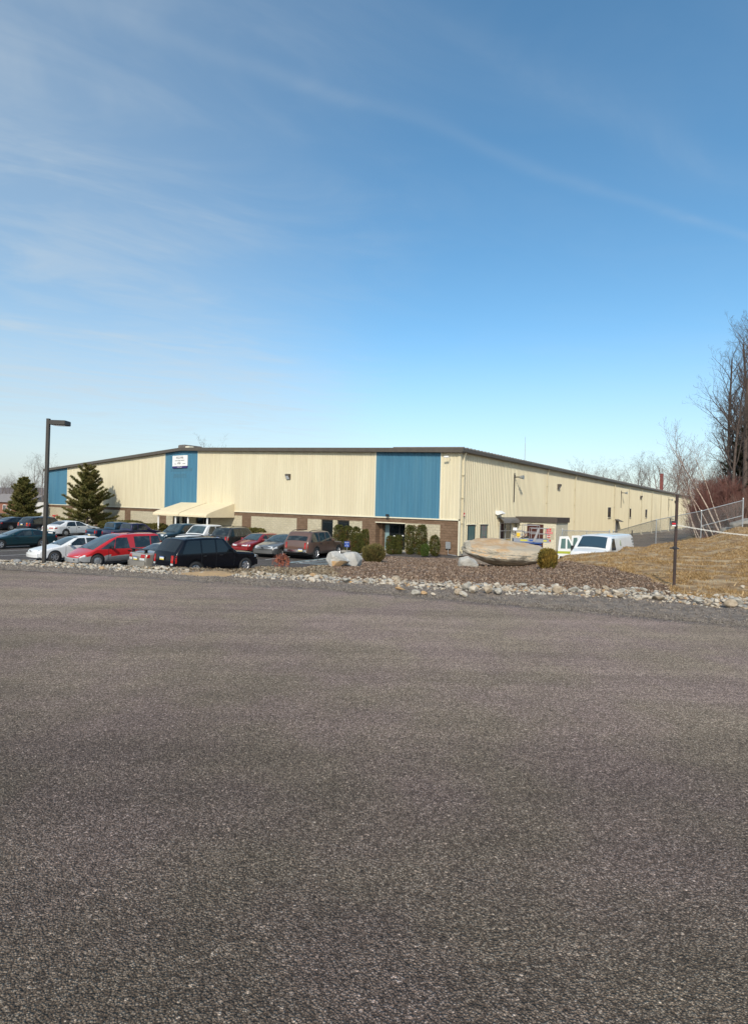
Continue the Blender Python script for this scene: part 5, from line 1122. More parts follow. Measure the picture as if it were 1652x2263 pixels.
# the rest of the stones in the strip as one heap
def scatter(name, base_v, base_f, pos, scl, mats, mi=None, yaw=True, tilt=.5, label=None, kind='stuff', squash=None):
    n = len(pos); bv = np.asarray(base_v, float); bf = np.asarray(base_f, int); k = len(bv)
    a = rng.uniform(0, 2*np.pi, n); tx = rng.normal(0, tilt, n); ty = rng.normal(0, tilt, n)
    ca, sa = np.cos(a), np.sin(a); v = np.repeat(bv[None], n, 0)*np.asarray(scl)[:, None, None]
    if squash is not None: v = v*squash[:, None, :]
    y = v[..., 1]*np.cos(tx)[:, None]-v[..., 2]*np.sin(tx)[:, None]; z = v[..., 1]*np.sin(tx)[:, None]+v[..., 2]*np.cos(tx)[:, None]; v[..., 1] = y; v[..., 2] = z
    x = v[..., 0]*np.cos(ty)[:, None]+v[..., 2]*np.sin(ty)[:, None]; z = -v[..., 0]*np.sin(ty)[:, None]+v[..., 2]*np.cos(ty)[:, None]; v[..., 0] = x; v[..., 2] = z
    x = v[..., 0]*ca[:, None]-v[..., 1]*sa[:, None]; y = v[..., 0]*sa[:, None]+v[..., 1]*ca[:, None]; v[..., 0] = x; v[..., 1] = y
    v = v+np.asarray(pos)[:, None, :]; f = (bf[None]+(np.arange(n)*k)[:, None, None]).reshape(-1, bf.shape[1])
    o = raw_mesh(name, v.reshape(-1, 3), f, mats, mi=None if mi is None else np.repeat(mi, len(bf))); tag(o, label, None, None, kind); return o
OCT_V = [(1,0,0),(-1,0,0),(0,.8,0),(0,-.8,0),(0,0,.6),(0,0,-.6)]; OCT_F = [(0,2,4),(2,1,4),(1,3,4),(3,0,4),(2,0,5),(1,2,5),(3,1,5),(0,3,5)]
pm = stone_mesh('x', 2, 71, (1,.8,.6), .12, 9); SV = [tuple(v.co) for v in pm.vertices]; SF = [tuple(p.vertices) for p in pm.polygons]
def sample(n, fn):
    out = []
    while len(out) < n:
        x, y = fn(n*2); out += list(zip(x, y))
    out = np.array(out[:n]); return np.stack([out[:, 0], out[:, 1], height(out[:, 0], out[:, 1])], 1)
def in_strip(m):
    x = rng.uniform(-11, 9.5, m); lo, hi = strip_lim(x); t = lo-.2+(hi-lo+.45)*rng.beta(1.4, 1.4, m); y = y_edge(x)+t/.93; k = ~((x > -4.45) & (x < -3.15) & (rng.random(m) < .96)); return x[k], y[k]
ps = sample(3000, in_strip); sz = rng.uniform(.012, .05, len(ps)); ps[:, 2] += sz*.25
if small: q = np.array([(x, y, gh(x, y)+s*.2) for x, y, s in small]); ps = np.concatenate([ps, q]); sz = np.concatenate([sz, np.array([s*.5 for _, _, s in small])])
scatter('small_stones', SV, SF, ps, sz, [s[1] for s in SM], rng.choice(5, len(ps), p=wts), tilt=.3)
def in_shoulder(m):
    x = rng.uniform(-11, 9.5, m); t = rng.uniform(-.15, 1.0, m)*np.interp(x, [-11,0,9], [1.0,1.5,2.6]); t = np.where(rng.random(m) < .3, t*.3, t); y = y_edge(x)+t/.93; return x, y
def on_edge(m): x = rng.uniform(-12, 9.5, m); t = rng.normal(.05, .22, m); return x, y_edge(x)+t/.93
ps = sample(26000, in_shoulder); pe = sample(11000, on_edge); pe[:, 2] = np.maximum(pe[:, 2], .0); ps = np.concatenate([ps, pe]); sz = np.concatenate([rng.uniform(.006, .020, 26000), rng.uniform(.005, .014, 11000)]); ps[:, 2] += .005
scatter('gravel', OCT_V, OCT_F, ps, sz, mat('gravel_stone', (.3,.3,.3), rough=.95, island=[(.09,.078,.066),(.16,.135,.112),(.23,.195,.16),(.27,.23,.195),(.36,.315,.265)], spec=.2), tilt=.6)
# wood-chip mulch
CH_V = [(-1,-.3,0),(1,-.22,.1),(1,.25,.05),(-1,.3,.12)]; CH_F = [(0,1,2,3)]
def in_mulch(m):
    u = rng.uniform(-.14, .58, m); y = 10.5*np.exp(rng.uniform(0, 1.05, m)); x = u*y; c, t, z = classify(x, y); k = (c == 2) & (t > 1.2); return x[k], y[k]
ps = sample(80000, in_mulch); sz = rng.uniform(.007, .026, len(ps))*(1+ps[:, 1]/60); ps[:, 2] += rng.uniform(.004, .03, len(ps))
scatter('mulch_chips', CH_V, CH_F, ps, sz, mat('mulch_chip', (.2,.1,.1), rough=.95, island=[(.085,.05,.032),(.16,.102,.067),(.225,.15,.102),(.295,.207,.145),(.47,.37,.28),(.16,.096,.062)], spec=.15), tilt=.6)
def in_bank(m):
    u = rng.uniform(-.45, -.02, m); y = 10.8*np.exp(rng.uniform(0, .55, m)); x = u*y; c, t, z = classify(x, y); k = (c == 1) & (t > 1.0) & (z > -1.4); return x[k], y[k]
ps = sample(16000, in_bank); sz = rng.uniform(.010, .04, len(ps)); ps[:, 2] += rng.uniform(.003, .02, len(ps))
scatter('soil_litter', CH_V, CH_F, ps, sz, mat('litter', (.2,.1,.1), rough=.95, island=[(.10,.07,.045),(.18,.135,.09),(.28,.21,.13),(.36,.29,.19),(.42,.37,.29)], spec=.15), tilt=.6)
# dormant grass on the hill
GB_V = [(-.10,0,0),(.10,0,0),(.55,.1,.85)]; GB_F = [(0,1,2)]
def in_grass(m):
    u = rng.uniform(.30, 1.08, m); y = 10.2*np.exp(rng.uniform(0, 1.3, m)); x = u*y; c, t, z = classify(x, y); n = fbm(x, y, 1.6, 4, 9); k = (c == 3) & (t > 2.2) & (z > -1.2) & (rng.random(m) < np.clip(.45+4.5*n, .04, 1)); return x[k], y[k]
ps = sample(150000, in_grass); sz = rng.uniform(.02, .065, len(ps))*(1+ps[:, 1]/60)*np.where(rng.random(len(ps)) < .12, 1.7, 1); ps[:, 2] -= .005
scatter('grass', GB_V, GB_F, ps, sz, mat('dry_grass_blade', (.3,.2,.1), rough=.9, island=[(.12,.072,.028),(.26,.16,.064),(.36,.235,.105),(.53,.39,.22),(.32,.19,.075),(.21,.145,.055)], spec=.15), tilt=.5)

# ------------------------------------------------------------------ shrubs
QUAD = [(-.5,0,-.5),(.5,0,-.5),(.5,0,.5),(-.5,0,.5)]
def leaf_cloud(name, n, fn, size, m_, parent, up=.35):
    """thousands of small leaf faces through a crown's outer volume"""
    p = fn(n); s = rng.uniform(.6, 1.3, n)*size; d = rng.normal(size=(n, 3)); d[:, 2] = np.abs(d[:, 2])*.8+up; d /= np.linalg.norm(d, axis=1)[:, None]
    e = rng.normal(size=(n, 3)); e -= d*(e*d).sum(1)[:, None]; e /= np.linalg.norm(e, axis=1)[:, None]
    v = np.stack([p-e*s[:, None]*.32, p+e*s[:, None]*.32, p+d*s[:, None]*1.15+e*s[:, None]*.12, p+d*s[:, None]*1.15-e*s[:, None]*.12], 1).reshape(-1, 3)
    return raw_mesh(name, v, np.arange(4*n).reshape(-1, 4), m_, parent)
def rounded(wx, wy, h, e=3.2, base=.0, lump=.10, fill=.35, taper=.0, seed=0):
    def fn(n):
        d = rng.normal(size=(n, 3)); d /= np.linalg.norm(d, axis=1)[:, None]; q = (np.abs(d)**e).sum(1)**(-1/e)
        r_ = (1-fill*rng.random(n)**2.2); l = 1+lump*fbm(d[:, 0]*2+d[:, 2], d[:, 1]*2-d[:, 2], 1.3, 3, seed)*2
        p = d*(q*r_*l)[:, None]; zz = (p[:, 2]+1)/2; k = 1-taper*(1-zz); return np.stack([p[:, 0]*wx/2*k, p[:, 1]*wy/2*k, base+zz*(h-base)], 1)
    return fn
M_arb = mat('arborvitae_leaf', (.080,.085,.020), (.17,.090,.028), 2.2, .8, island=[(.55,.55,.55),(.85,.85,.85),(1.15,1.15,1.1)], lo=.50, hi=.70, spec=.2)
M_arbg = mat('dense_green_leaf', (.060,.095,.016), (.075,.11,.025), 2.2, .8, island=[(.6,.6,.6),(.9,.9,.9),(1.2,1.2,1.1)], spec=.2)
M_hedge = mat('olive_hedge_leaf', (.095,.095,.022), (.13,.105,.03), 2.2, .8, island=[(.55,.55,.55),(.85,.85,.85),(1.15,1.15,1.1)], spec=.2)
M_gold = mat('bronze_cypress_leaf', (.25,.165,.036), (.15,.125,.03), 3, .8, island=[(.45,.45,.45),(.85,.85,.85),(1.25,1.2,1.1)], spec=.2)
M_stem = mat('twig_bark', (.10,.065,.045), (.14,.10,.075), 8, .9); M_core = mat('shaded_twigs', (.045,.032,.018), (.03,.024,.014), 8, .95)
def shrub(label, loc, wx, h, m_, n=2600, size=.07, e=3.2, group=None, name='trimmed_shrub', **k):
    t = thing(name, label, 'shrub', loc, random.uniform(0, 6), group)
    leaf_cloud('foliage', n, rounded(wx, wx*.92, h, e, seed=random.random()*9, **k), size, m_, t)
    g = MB(); g.tube([(0,0,-.1), (.02,0,h*.3), (0,.02,h*.8)], [.05,.04,.015], 6)
    for i in range(14): a = i*2.4; z = h*(.12+.05*i); g.tube([(0,0,z*.8), (.32*wx*math.cos(a), .32*wx*math.sin(a), min(z+.15*h, h*.9))], [.02,.008], 4)
    g.build('stem', M_stem, t); return t
AG = 'clipped arborvitae by the entrance'
# (px centre, depth, width m, top px y, kind) surveyed against the front wall
def shrub_at(label, px, D, wd, ytop, m_, zb=LOT, **k):
    p = spot(px, 1200, D); tp = spot(px, ytop, D)[2]; return shrub(label, (p[0], p[1], zb), wd, tp-zb, m_, **k)
shrub_at('square-topped clipped arborvitae at the left end of the entrance group', 747.5, 43.5, .82, 1161.5, M_arb, group=AG, e=5, n=3600)
shrub_at('clipped arborvitae second from the left in the entrance group', 769.5, 43.2, .80, 1163.5, M_arb, group=AG, e=4.5, n=3600)
shrub_at('narrow clipped arborvitae third from the left, against the cream panel', 787, 43.0, .60, 1165.5, M_arb, group=AG, e=4.5, n=3000)
shrub_at('low clipped arborvitae in front of the tall left group, greenish brown', 790, 40.6, .84, 1180, M_arb, group=AG, e=4.5, n=3600)
shrub_at('clipped arborvitae touching the brown pier left of the glass entrance', 806, 42.0, .62, 1171, M_arb, group=AG, e=4.5, n=3000)
shrub_at('low brownish arborvitae standing before the glass entrance, left of a pair', 863, 40.6, .66, 1185.5, M_arb, group=AG, e=4.5, n=3000)
shrub_at('low brownish arborvitae standing before the glass entrance, right of a pair', 879, 40.9, .60, 1184, M_arb, group=AG, e=4.5, n=3000)
shrub_at('tall browning arborvitae just right of the entrance opening', 906.5, 41.0, .76, 1162, M_arb, group=AG, e=4.5, n=4200)
shrub_at('tall dense arborvitae second right of the entrance opening', 931, 40.8, .76, 1161.5, M_arb, group=AG, e=4.5, n=4200)
shrub_at('small dense bright green clipped shrub below the second tall arborvitae', 939, 38.6, .60, 1203.5, M_arbg, zb=-1.75, n=2600, size=.05, e=3.5)
shrub_at('rounded arborvitae thinning at its foot, nearest the building corner', 960, 39.6, .78, 1184, M_arb, zb=-1.8, group=AG, e=3, n=2600)
HG = 'low rounded hedges along the front wall'
for lab, px, D, wd, yt in (('low rounded hedge right of the pine, below the cream wall', 250, 66.0, 3.6, 1151), ('low rounded hedge below the first brown pier right of the pine', 287, 64.0, 2.7, 1151), ('low rounded hedge with squared end, third right of the pine', 309, 61.6, 2.0, 1157), ('low rounded hedge under the left post of the canopy', 343, 60.0, 2.6, 1157.5), ('low rounded hedge behind the maroon hatchback, below the long cream panel', 557, 53.0, 2.6, 1168), ('low hedge tucked left of the pine, behind the white sedan', 150, 72, 2.4, 1158)):
    shrub_at(lab, px, D, wd, yt, M_hedge, group=HG, n=4200, size=.12, e=3.0, name='hedge')
def spiky(label, px, py, D, wd, h, m_, n):
    p = spot(px, py, D); t = thing('shrub', label, 'shrub', (p[0], p[1], gh(p[0], p[1])-.07)); g0 = rounded(wd, wd, h, 2.4, lump=.2, fill=.75, seed=D)
    pts = g0(n); s = rng.uniform(.05, .13, n); d = pts*np.array([1.1,1.1,.25])+rng.normal(0, .12, (n, 3)); d[:, 2] += .42; d /= np.linalg.norm(d, axis=1)[:, None]; e = np.cross(d, rng.normal(size=(n, 3))); e /= np.linalg.norm(e, axis=1)[:, None]
    v = np.stack([pts-e*.009, pts+e*.009, pts+d*s[:, None]+e*.012, pts+d*s[:, None]*1.25, pts+d*s[:, None]-e*.012], 1).reshape(-1, 3); raw_mesh('foliage', v, np.arange(5*n).reshape(-1, 5), m_, t)
    g = MB()
    for i in range(26): a = i*2.4; q = .35+.6*random.random(); g.tube([(0,0,0), (wd*.2*math.cos(a)*q, wd*.2*math.sin(a)*q, h*.35), (wd*.42*math.cos(a)*q, wd*.42*math.sin(a)*q, h*.82)], [.014,.009,.004], 4)
    g.build('stem', M_stem, t); return t
spiky('round bronze-green conifer bush at the right end of the flat boulder', 1208, 1262, 17.0, .47, .60, M_gold, 4600)
spiky('round olive juniper bush in the mulch between the boulder and the entrance', 824, 1242, 20.5, .72, .62, mat('juniper_leaf', (.11,.105,.036), (.16,.125,.045), 4, .8, island=[(.45,.45,.45),(.85,.85,.85),(1.3,1.25,1.15)], spec=.2), 5200)
# weeping maple, bare with a few dry leaves
p = spot(621, 1249, 16.3); t = thing('weeping_maple', 'small weeping maple with dry rust-red leaves on the bank', 'shrub', (p[0], p[1], gh(p[0], p[1])-.02)); g = MB(); lv = []
g.tube([(0,0,0), (.02,0,.2), (-.01,.01,.38)], [.014,.011,.008], 5)
for i in range(46):
    a = random.uniform(0, 6.28); r_ = random.uniform(.08, .26); zt = random.uniform(.36, .50); pts = [(0,0,.3+.06*random.random()), (r_*.5*math.cos(a), r_*.5*math.sin(a), zt), (r_*math.cos(a), r_*math.sin(a), zt-.1), (r_*1.05*math.cos(a+.1), r_*1.05*math.sin(a+.1), random.uniform(.05, .28))]; g.tube(pts, [.006,.005,.004,.003], 3)
    for q in range(9): k = random.random(); a_, b_ = (np.array(pts[1]), np.array(pts[2])) if random.random() < .3 else (np.array(pts[2]), np.array(pts[3])); lv.append(a_+(b_-a_)*k)
g.build('branch', mat('maple_twig', (.16,.055,.04), rough=.8), t); lv = np.array(lv); n = len(lv); e = rng.normal(0, .010, (n, 3)); raw_mesh('foliage', np.stack([lv, lv+e+np.array([.012,0,-.02]), lv+np.array([0,0,-.055])+e*.5, lv-e+np.array([-.012,0,-.02])], 1).reshape(-1, 3), np.arange(4*n).reshape(-1, 4), mat('dry_red_leaf', (.25,.07,.035), rough=.7, island=[(.17,.045,.028),(.27,.075,.04),(.36,.13,.06)]), t)
# reddish bare twigs among the shrubs by the sign
for lab, px, D, h in (('bare reddish shrub between the blue sign and the clipped arborvitae', 776, 41.4, .9),):
    p = spot(px, 1230, D); t = thing('bare_shrub', lab, 'shrub', (p[0], p[1], LOT)); g = MB()
    for i in range(120): a = random.uniform(0, 6.28); q = random.uniform(.1, .45); g.tube([(0,0,0), (q*.4*math.cos(a), q*.4*math.sin(a), h*.5), (q*math.cos(a), q*math.sin(a), h*random.uniform(.7, 1.1))], [.012,.007,.004], 3)
    g.build('branch', mat('red_twig', (.17,.085,.06), (.13,.08,.055), 6, .85), t)
# blue parking sign
p = spot(766, 1220, 41.0); t = thing('parking_sign', 'small blue reserved parking sign at the nose of the taupe SUV', 'sign', (p[0], p[1], LOT), R(-14)); g = MB(); g.tube([(0,0,0), (0,0,.84)], .025, 6); g.build('post', M_galv, t)
g = MB(); g.box(-.20, .20, -.035, -.027, .43, .85); sgp = g.build('panel', M_signblue, t)
for i, (b_, s) in enumerate((('RESERVED', .085), ('FOR', .085), ('VISITORS', .085))): text('lettering', b_, s, M_white, sgp, (0, -.037, .77-.125*i), RX, ext=.002, sx=.84)

# ------------------------------------------------------------------ trees
def grow(seed, h, spread=.5, trunk_r=.14, levels=5, lean=(0,0), first=.3, kids=(9,5,4,4), up=.35, wig=.12, multi=1, fork=.55):
    """skeleton of a leafless tree as (p0, p1, r0, r1, level) pieces"""
    rg = np.random.default_rng(seed); segs = []
    def limb(p, d, ln, r, lv):
        n = 9 if lv == 0 else 5 if lv < 3 else 3; pts = [p]; ds = d/np.linalg.norm(d); dirs = []
        for i in range(n):
            ds = ds+rg.normal(0, wig*(1 if lv else .35), 3)+np.array([0, 0, up*.12*(lv > 0)]); ds /= np.linalg.norm(ds); pts.append(pts[-1]+ds*ln/n); dirs.append(ds)
        rr = [r*(1-.78*i/n) if lv < levels-1 else r*(1-.5*i/n) for i in range(n+1)]
        for i in range(n): segs.append((pts[i], pts[i+1], rr[i], rr[i+1], lv))
        if lv >= levels-1: return
        nk = kids[min(lv, len(kids)-1)]
        for k in range(nk):
            f = first+(1-first)*(k+rg.random())/nk if lv == 0 else .22+.78*(k+rg.random())/nk
            i = min(int(f*n), n-1); q = pts[i]+(pts[i+1]-pts[i])*(f*n-i); a = rg.uniform(0, 2*math.pi); dd = dirs[i]; e1 = np.cross(dd, [.3,.2,1.]); e1 /= np.linalg.norm(e1)+1e-6; e2 = np.cross(dd, e1)
            sp_ = (spread if lv == 0 else .75)*rg.uniform(.8, 1.3); nd_ = dd*(1-.35*sp_)+(e1*math.cos(a)+e2*math.sin(a))*sp_*1.1+np.array([0,0,up*.5])
            l2 = ln*(fork*(1.15-.75*f) if lv == 0 else .52*(1.1-.5*f))*rg.uniform(.75, 1.25); limb(q, nd_, l2, max(rr[i]*.5, .006), lv+1)
    for m_ in range(multi):
        a = rg.uniform(0, 6.28); off = np.array([math.cos(a), math.sin(a), 0])*(.0 if multi == 1 else .25); limb(np.array([0,0,-.2])+off, np.array([lean[0]+rg.normal(0,.06)*(multi > 1), lean[1]+rg.normal(0,.06)*(multi > 1), 1.]), h*(1 if m_ == 0 else rg.uniform(.7,1)), trunk_r*(1 if m_ == 0 else .8), 0)
    return segs
def seg_mesh(name, segs, sides, mats, parent):
    if not segs: return
    p0 = np.array([s[0] for s in segs]); p1 = np.array([s[1] for s in segs]); r0 = np.array([s[2] for s in segs]); r1 = np.array([s[3] for s in segs]); n = len(segs)
    d = p1-p0; d /= np.linalg.norm(d, axis=1)[:, None]+1e-9; a = np.cross(d, np.array([.31,.17,.93])); bad = np.linalg.norm(a, axis=1) < .05; a[bad] = np.cross(d[bad], [1,0,0]); a /= np.linalg.norm(a, axis=1)[:, None]; b = np.cross(d, a)
    ring = [(math.cos(2*math.pi*k/sides), math.sin(2*math.pi*k/sides)) for k in range(sides)]
    v = np.stack([p0+(a*c+b*s)*r0[:, None] for c, s in ring]+[p1+(a*c+b*s)*r1[:, None] for c, s in ring], 1).reshape(-1, 3)
    f = np.array([[k, (k+1) % sides, sides+(k+1) % sides, sides+k] for k in range(sides)]); F_ = (f[None]+(np.arange(n)*2*sides)[:, None, None]).reshape(-1, 4)
    return raw_mesh(name, v, F_, mats, parent, smooth=True)
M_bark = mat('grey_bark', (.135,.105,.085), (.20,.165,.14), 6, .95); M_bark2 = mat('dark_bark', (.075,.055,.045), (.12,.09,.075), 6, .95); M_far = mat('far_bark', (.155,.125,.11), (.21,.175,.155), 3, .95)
M_birch = mat('birch_bark', (.50,.39,.31), (.22,.15,.11), 5, .8, lo=.46, hi=.66, stretch=(1,1,3)); M_redtw = mat('red_brush_twig', (.19,.078,.060), (.25,.125,.10), 4, .95)
def bare_tree(name, label, loc, mt, mc, group=None, cat='tree', rz=0, **k):
    t = thing(name, label, cat, loc, rz, group); s = grow(**k); seg_mesh('trunk', [q for q in s if q[4] == 0], 8, mt, t); seg_mesh('crown', [q for q in s if q[4] > 0], 3, mc, t); return t
def tree_at(px, D, dz=0.): p = spot(px, 1150, D); return (p[0], p[1], gh(p[0], p[1])+dz)
# big bare trees at the right edge
RG = 'bare trees in the wood at the right edge'
bare_tree('bare_tree', 'tallest bare tree of the wood, its crown cut by the right edge of the picture', tree_at(1645, 52), M_bark2, M_bark2, RG, seed=3, h=19.5, trunk_r=.27, spread=.55, kids=(18,6,4,3), first=.38, fork=.30, up=.6)
bare_tree('bare_tree', 'tall slender bare tree with long side limbs, second from the left in the wood', tree_at(1620, 50), M_bark2, M_bark2, RG, rz=1.2, seed=8, h=14.5, trunk_r=.17, spread=.5, kids=(15,6,4,3), first=.38, lean=(-.02,0), fork=.30, up=.6)
bare_tree('bare_tree', 'dark crooked bare tree leaning left at the near side of the wood', tree_at(1606, 47), M_bark2, M_bark2, RG, rz=2.6, seed=12, h=11.8, trunk_r=.20, spread=.6, kids=(14,6,4,3), first=.35, lean=(-.07,0), fork=.36, up=.55)
base = bpy.data.objects['bare_tree.001']; base2 = bpy.data.objects['bare_tree']; base3 = bpy.data.objects['bare_tree.002']
for i, (px, D, sc, bs) in enumerate(((1664, 58, .95, base), (1642, 66, .9, base3), (1690, 60, 1.0, base2), (1598, 84, .72, base3), (1660, 90, .9, base), (1580, 104, .6, base), (1622, 72, .9, base), (1668, 50, .95, base2), (1634, 58, .98, base), (1650, 47, .9, base2), (1655, 60, 1.1, base2), (1640, 70, 1.2, base2), (1614, 55, .95, base2), (1628, 64, 1.15, base3), (1660, 66, 1.1, base))):
    dup(bs, tree_at(px, D), i*1.9+.4, sc, 'leafless dark tree standing deep in the wood at the right edge', RG)
# birches leaning left
bt = spot(1597, 1163, 41.); bz_ = gh(bt[0], bt[1])
BG = 'white birch stems leaning left'
for i, (dx, dy, h, ln, lab) in enumerate(((.15,0,8.6,-.40,'tallest white birch, leaning left and forked high up, behind the fence'), (-.35,.3,6.8,-.44,'thin birch just left of the tallest leaning one'), (-.8,.2,6.2,-.50,'birch stem leaning furthest left, behind the fence'), (-1.3,.5,5.6,-.52,'short slim birch at the left of the leaning clump'), (.5,.6,7.0,-.34,'steepest birch stem, right of the tallest leaning one'), (-1.7,.2,4.9,-.55,'lowest birch stem of the leaning clump'))):
    bare_tree('birch_tree', lab, (bt[0]+dx, bt[1]+dy, bz_-.1), M_birch, mat('birch_twig', (.20,.12,.095), (.28,.19,.15), 4, .9), BG, seed=50+i, h=h, trunk_r=.045 if i else .07, spread=.45, kids=(10,5,4), levels=4, first=.42, lean=(ln, .05), up=.6, fork=.5)
# conifers deep in the wood
def pine(name, label, loc, h, wd, whorls, m_, seed, group=None, dens=1.0, needle=.16, trunkm=None, droop=.0, cat='pine tree', gap=.0):
    rg = np.random.default_rng(seed); t = thing(name, label, cat, loc, rg.uniform(0, 6), group); tr = [(np.array([0,0,-.2]), np.array([0,0,h*.5]), h*.016, h*.010, 0), (np.array([0,0,h*.5]), np.array([0,0,h]), h*.010, .012, 0)]
    P_ = []; Dn = []; lim = []
    for w_ in range(whorls):
        f = (w_+.3)/whorls; z0_ = h*(.06+.92*f); nb = int(rg.integers(6, 10)) if f < .9 else 4
        for b_ in range(nb):
            z = z0_+h*rg.uniform(-.028, .028)*(f < .9)
            if rg.random() < gap: continue
            a = 2*math.pi*b_/nb+rg.uniform(-.3, .3)+w_*.9; ln = wd/2*((1-f)**.85+.05)*rg.uniform(.58, 1.22); el = -.12+.85*f**1.3+rg.normal(0, .06)-droop; o = np.array([math.cos(a), math.sin(a), 0.]); n = 7; pts = []
            for i in range(n+1):
                q = i/n; pts.append(np.array([0,0,z])+o*ln*q+np.array([0,0,ln*(math.sin(el)*q+.30*q*q)]))
            for i in range(n): lim.append((pts[i], pts[i+1], .022*(1-i/n)+.006, .022*(1-(i+1)/n)+.005, 1))
            for i in range(2, n+1):
                q = i/n; sd = np.array([-o[1], o[0], 0]); sub = ln*.30*(1.25-q)
                for s in (-1, 0, 1):
                    dd = o*(.75 if s else 1)+sd*s*.85+np.array([0,0,.28]); dd /= np.linalg.norm(dd); L2 = sub*rg.uniform(.7, 1.2)+.12; k = max(2, int(L2/.13*dens))
                    for j in range(k): P_.append(pts[i]+dd*L2*(j+.5)/k+np.array([0,0,.10*(j+.5)/k])); Dn.append(dd+np.array([0,0,.25*(j/k)]))
    P_ = np.array(P_); Dn = np.array(Dn); m_n = 15; c = np.repeat(P_, m_n, 0); d = np.repeat(Dn, m_n, 0)*.75+rg.normal(0, .55, (len(c), 3))+np.array([0,0,.22]); d /= np.linalg.norm(d, axis=1)[:, None]; e = np.cross(d, rg.normal(size=d.shape)); e /= np.linalg.norm(e, axis=1)[:, None]; s = rg.uniform(.7, 1.25, (len(c), 1))*needle; w2 = needle*.12
    c = c+rg.normal(0, .03, c.shape); v = np.stack([c-e*w2, c+e*w2, c+d*s], 1).reshape(-1, 3)
    seg_mesh('trunk', tr, 8, trunkm or M_bark2, t); seg_mesh('branches', lim, 4, trunkm or M_bark2, t); raw_mesh('crown', v, np.arange(len(v)).reshape(-1, 3), m_, t); return t
M_needle = mat('pine_needle', (.15,.155,.046), (.19,.155,.055), 1.2, .75, island=[(.55,.6,.55),(.9,.9,.85),(1.25,1.2,1.1)], spec=.25); M_needd = mat('dark_needle', (.030,.036,.020), (.045,.04,.022), 1.0, .8, island=[(.6,.6,.6),(1.1,1.1,1.0)], spec=.2)
p = spot(192.4, 1166, 67.5); pine('pine_tree', 'dark green pine in front of the cream wall, right of the lamp post', (p[0], p[1], -1.85), (1167-1027)*67.5/FOC, 6.0, 18, M_needle, 5, needle=.27, gap=.24, dens=.95)
p = spot(52, 1146, 80); pine('pine_tree', 'dark green pine left of the lamp post, before the white building', (p[0], p[1], -1.85), (1150-1052)*80/FOC, 4.7, 17, M_needle, 9, needle=.29, gap=.16, dens=1.0)
CG = 'dark conifers in the wood'
for i, (px, D, h, wd, lab) in enumerate(((1638, 56, 9.5, 6, 'dark thin-crowned conifer among the bare trees at the right edge'), (1614, 62, 6.2, 4, 'small dark conifer between the birches and the big bare trunks'), (1664, 48, 10.5, 7, 'largest dark conifer, cut by the right edge of the picture'))):
    q = tree_at(px, D); pine('conifer', lab, q, h, wd, 13, M_needd, 20+i, CG, .55, .22, gap=.35, cat='conifer')
# reddish brush at the wood's edge: bushes that can be told apart at its rim, each many-stemmed
BR = 'reddish leafless bushes along the edge of the wood'
bb = bare_tree('brush', 'reddish leafless many-stemmed bush at the edge of the wood behind the birches', tree_at(1600, 50), M_redtw, M_redtw, BR, cat='bush', seed=70, h=4.8, trunk_r=.06, spread=.45, kids=(9,7,5), levels=4, first=.12, multi=10, up=.5, fork=.5)
for i, (px, D, sc) in enumerate(((1588,48,.9),(1614,52,1.0),(1572,54,.85),(1626,50,1.05),(1640,49,1.0),(1560,62,.95),(1584,64,1.1),(1606,62,1.1),(1545,76,.9),(1556,84,1.05),(1652,54,1.1),(1538,92,.9),(1630,62,1.2),(1664,52,1.1),(1570,72,1.0),(1648,46,.8),(1540,104,1.1),(1592,78,1.3),(1562,50,1.1),(1570,48,1.25),(1580,52,1.3),(1592,47,1.2),(1603,55,1.35),(1552,66,1.25),(1545,62,1.1))): dup(bb, tree_at(px, D), i*1.3, (sc*1.1, sc*1.1, sc), None, BR)
gb = bare_tree('sapling', 'pale grey leafless sapling in the thicket right of the long wall', tree_at(1580, 58), M_bark, M_bark, 'grey leafless saplings in the thicket', seed=82, h=8.0, trunk_r=.07, spread=.5, kids=(10,6,4), levels=4, first=.2, multi=3, up=.5)
for i, (px, D, sc) in enumerate(((1560,70,1.0),(1545,86,1.05),(1598,66,1.0),(1572,90,1.2),(1536,108,1.1),(1610,74,1.2),(1625,58,1.0),(1648,62,1.1))): dup(gb, tree_at(px, D), i*2.1+1, sc, None, 'grey leafless saplings in the thicket')
def in_thicket(n):
    u = rng.uniform(.575, .80, n); D = 44+46*rng.random(n)**1.4; x = u*D; dsw = (x-CB[0])*BX[0]+(D-CB[1])*BX[1]; k = dsw > 16.0; return x[k], D[k]
ps = sample(9500, in_thicket); hh = rng.uniform(.30, 1.05, len(ps))*.075*ps[:, 1]; ln = rng.normal(0, .16, (len(ps), 2))-np.array([.08, 0]); sg_ = []
for p_, h_, l_ in zip(ps, hh, ln):
    b_ = p_+np.array([l_[0]*h_*.55, l_[1]*h_*.55, h_*.6]); c_ = p_+np.array([l_[0]*h_*1.3, l_[1]*h_*1.3, h_]); r_ = .008+.0032*h_; sg_ += [(p_, b_, r_*1.3, r_, 0), (b_, c_, r_, .003, 0), (b_, b_+np.array([rng.normal(0,.3), rng.normal(0,.3), h_*.32]), r_*.7, .003, 0)]
th_ = seg_mesh('undergrowth', sg_, 3, mat('thicket_twig', (.18,.088,.066), (.26,.165,.13), .6, .95, island=[(.6,.6,.6),(1,1,1),(1.35,1.3,1.25)]), None); tag(th_, kind='stuff')
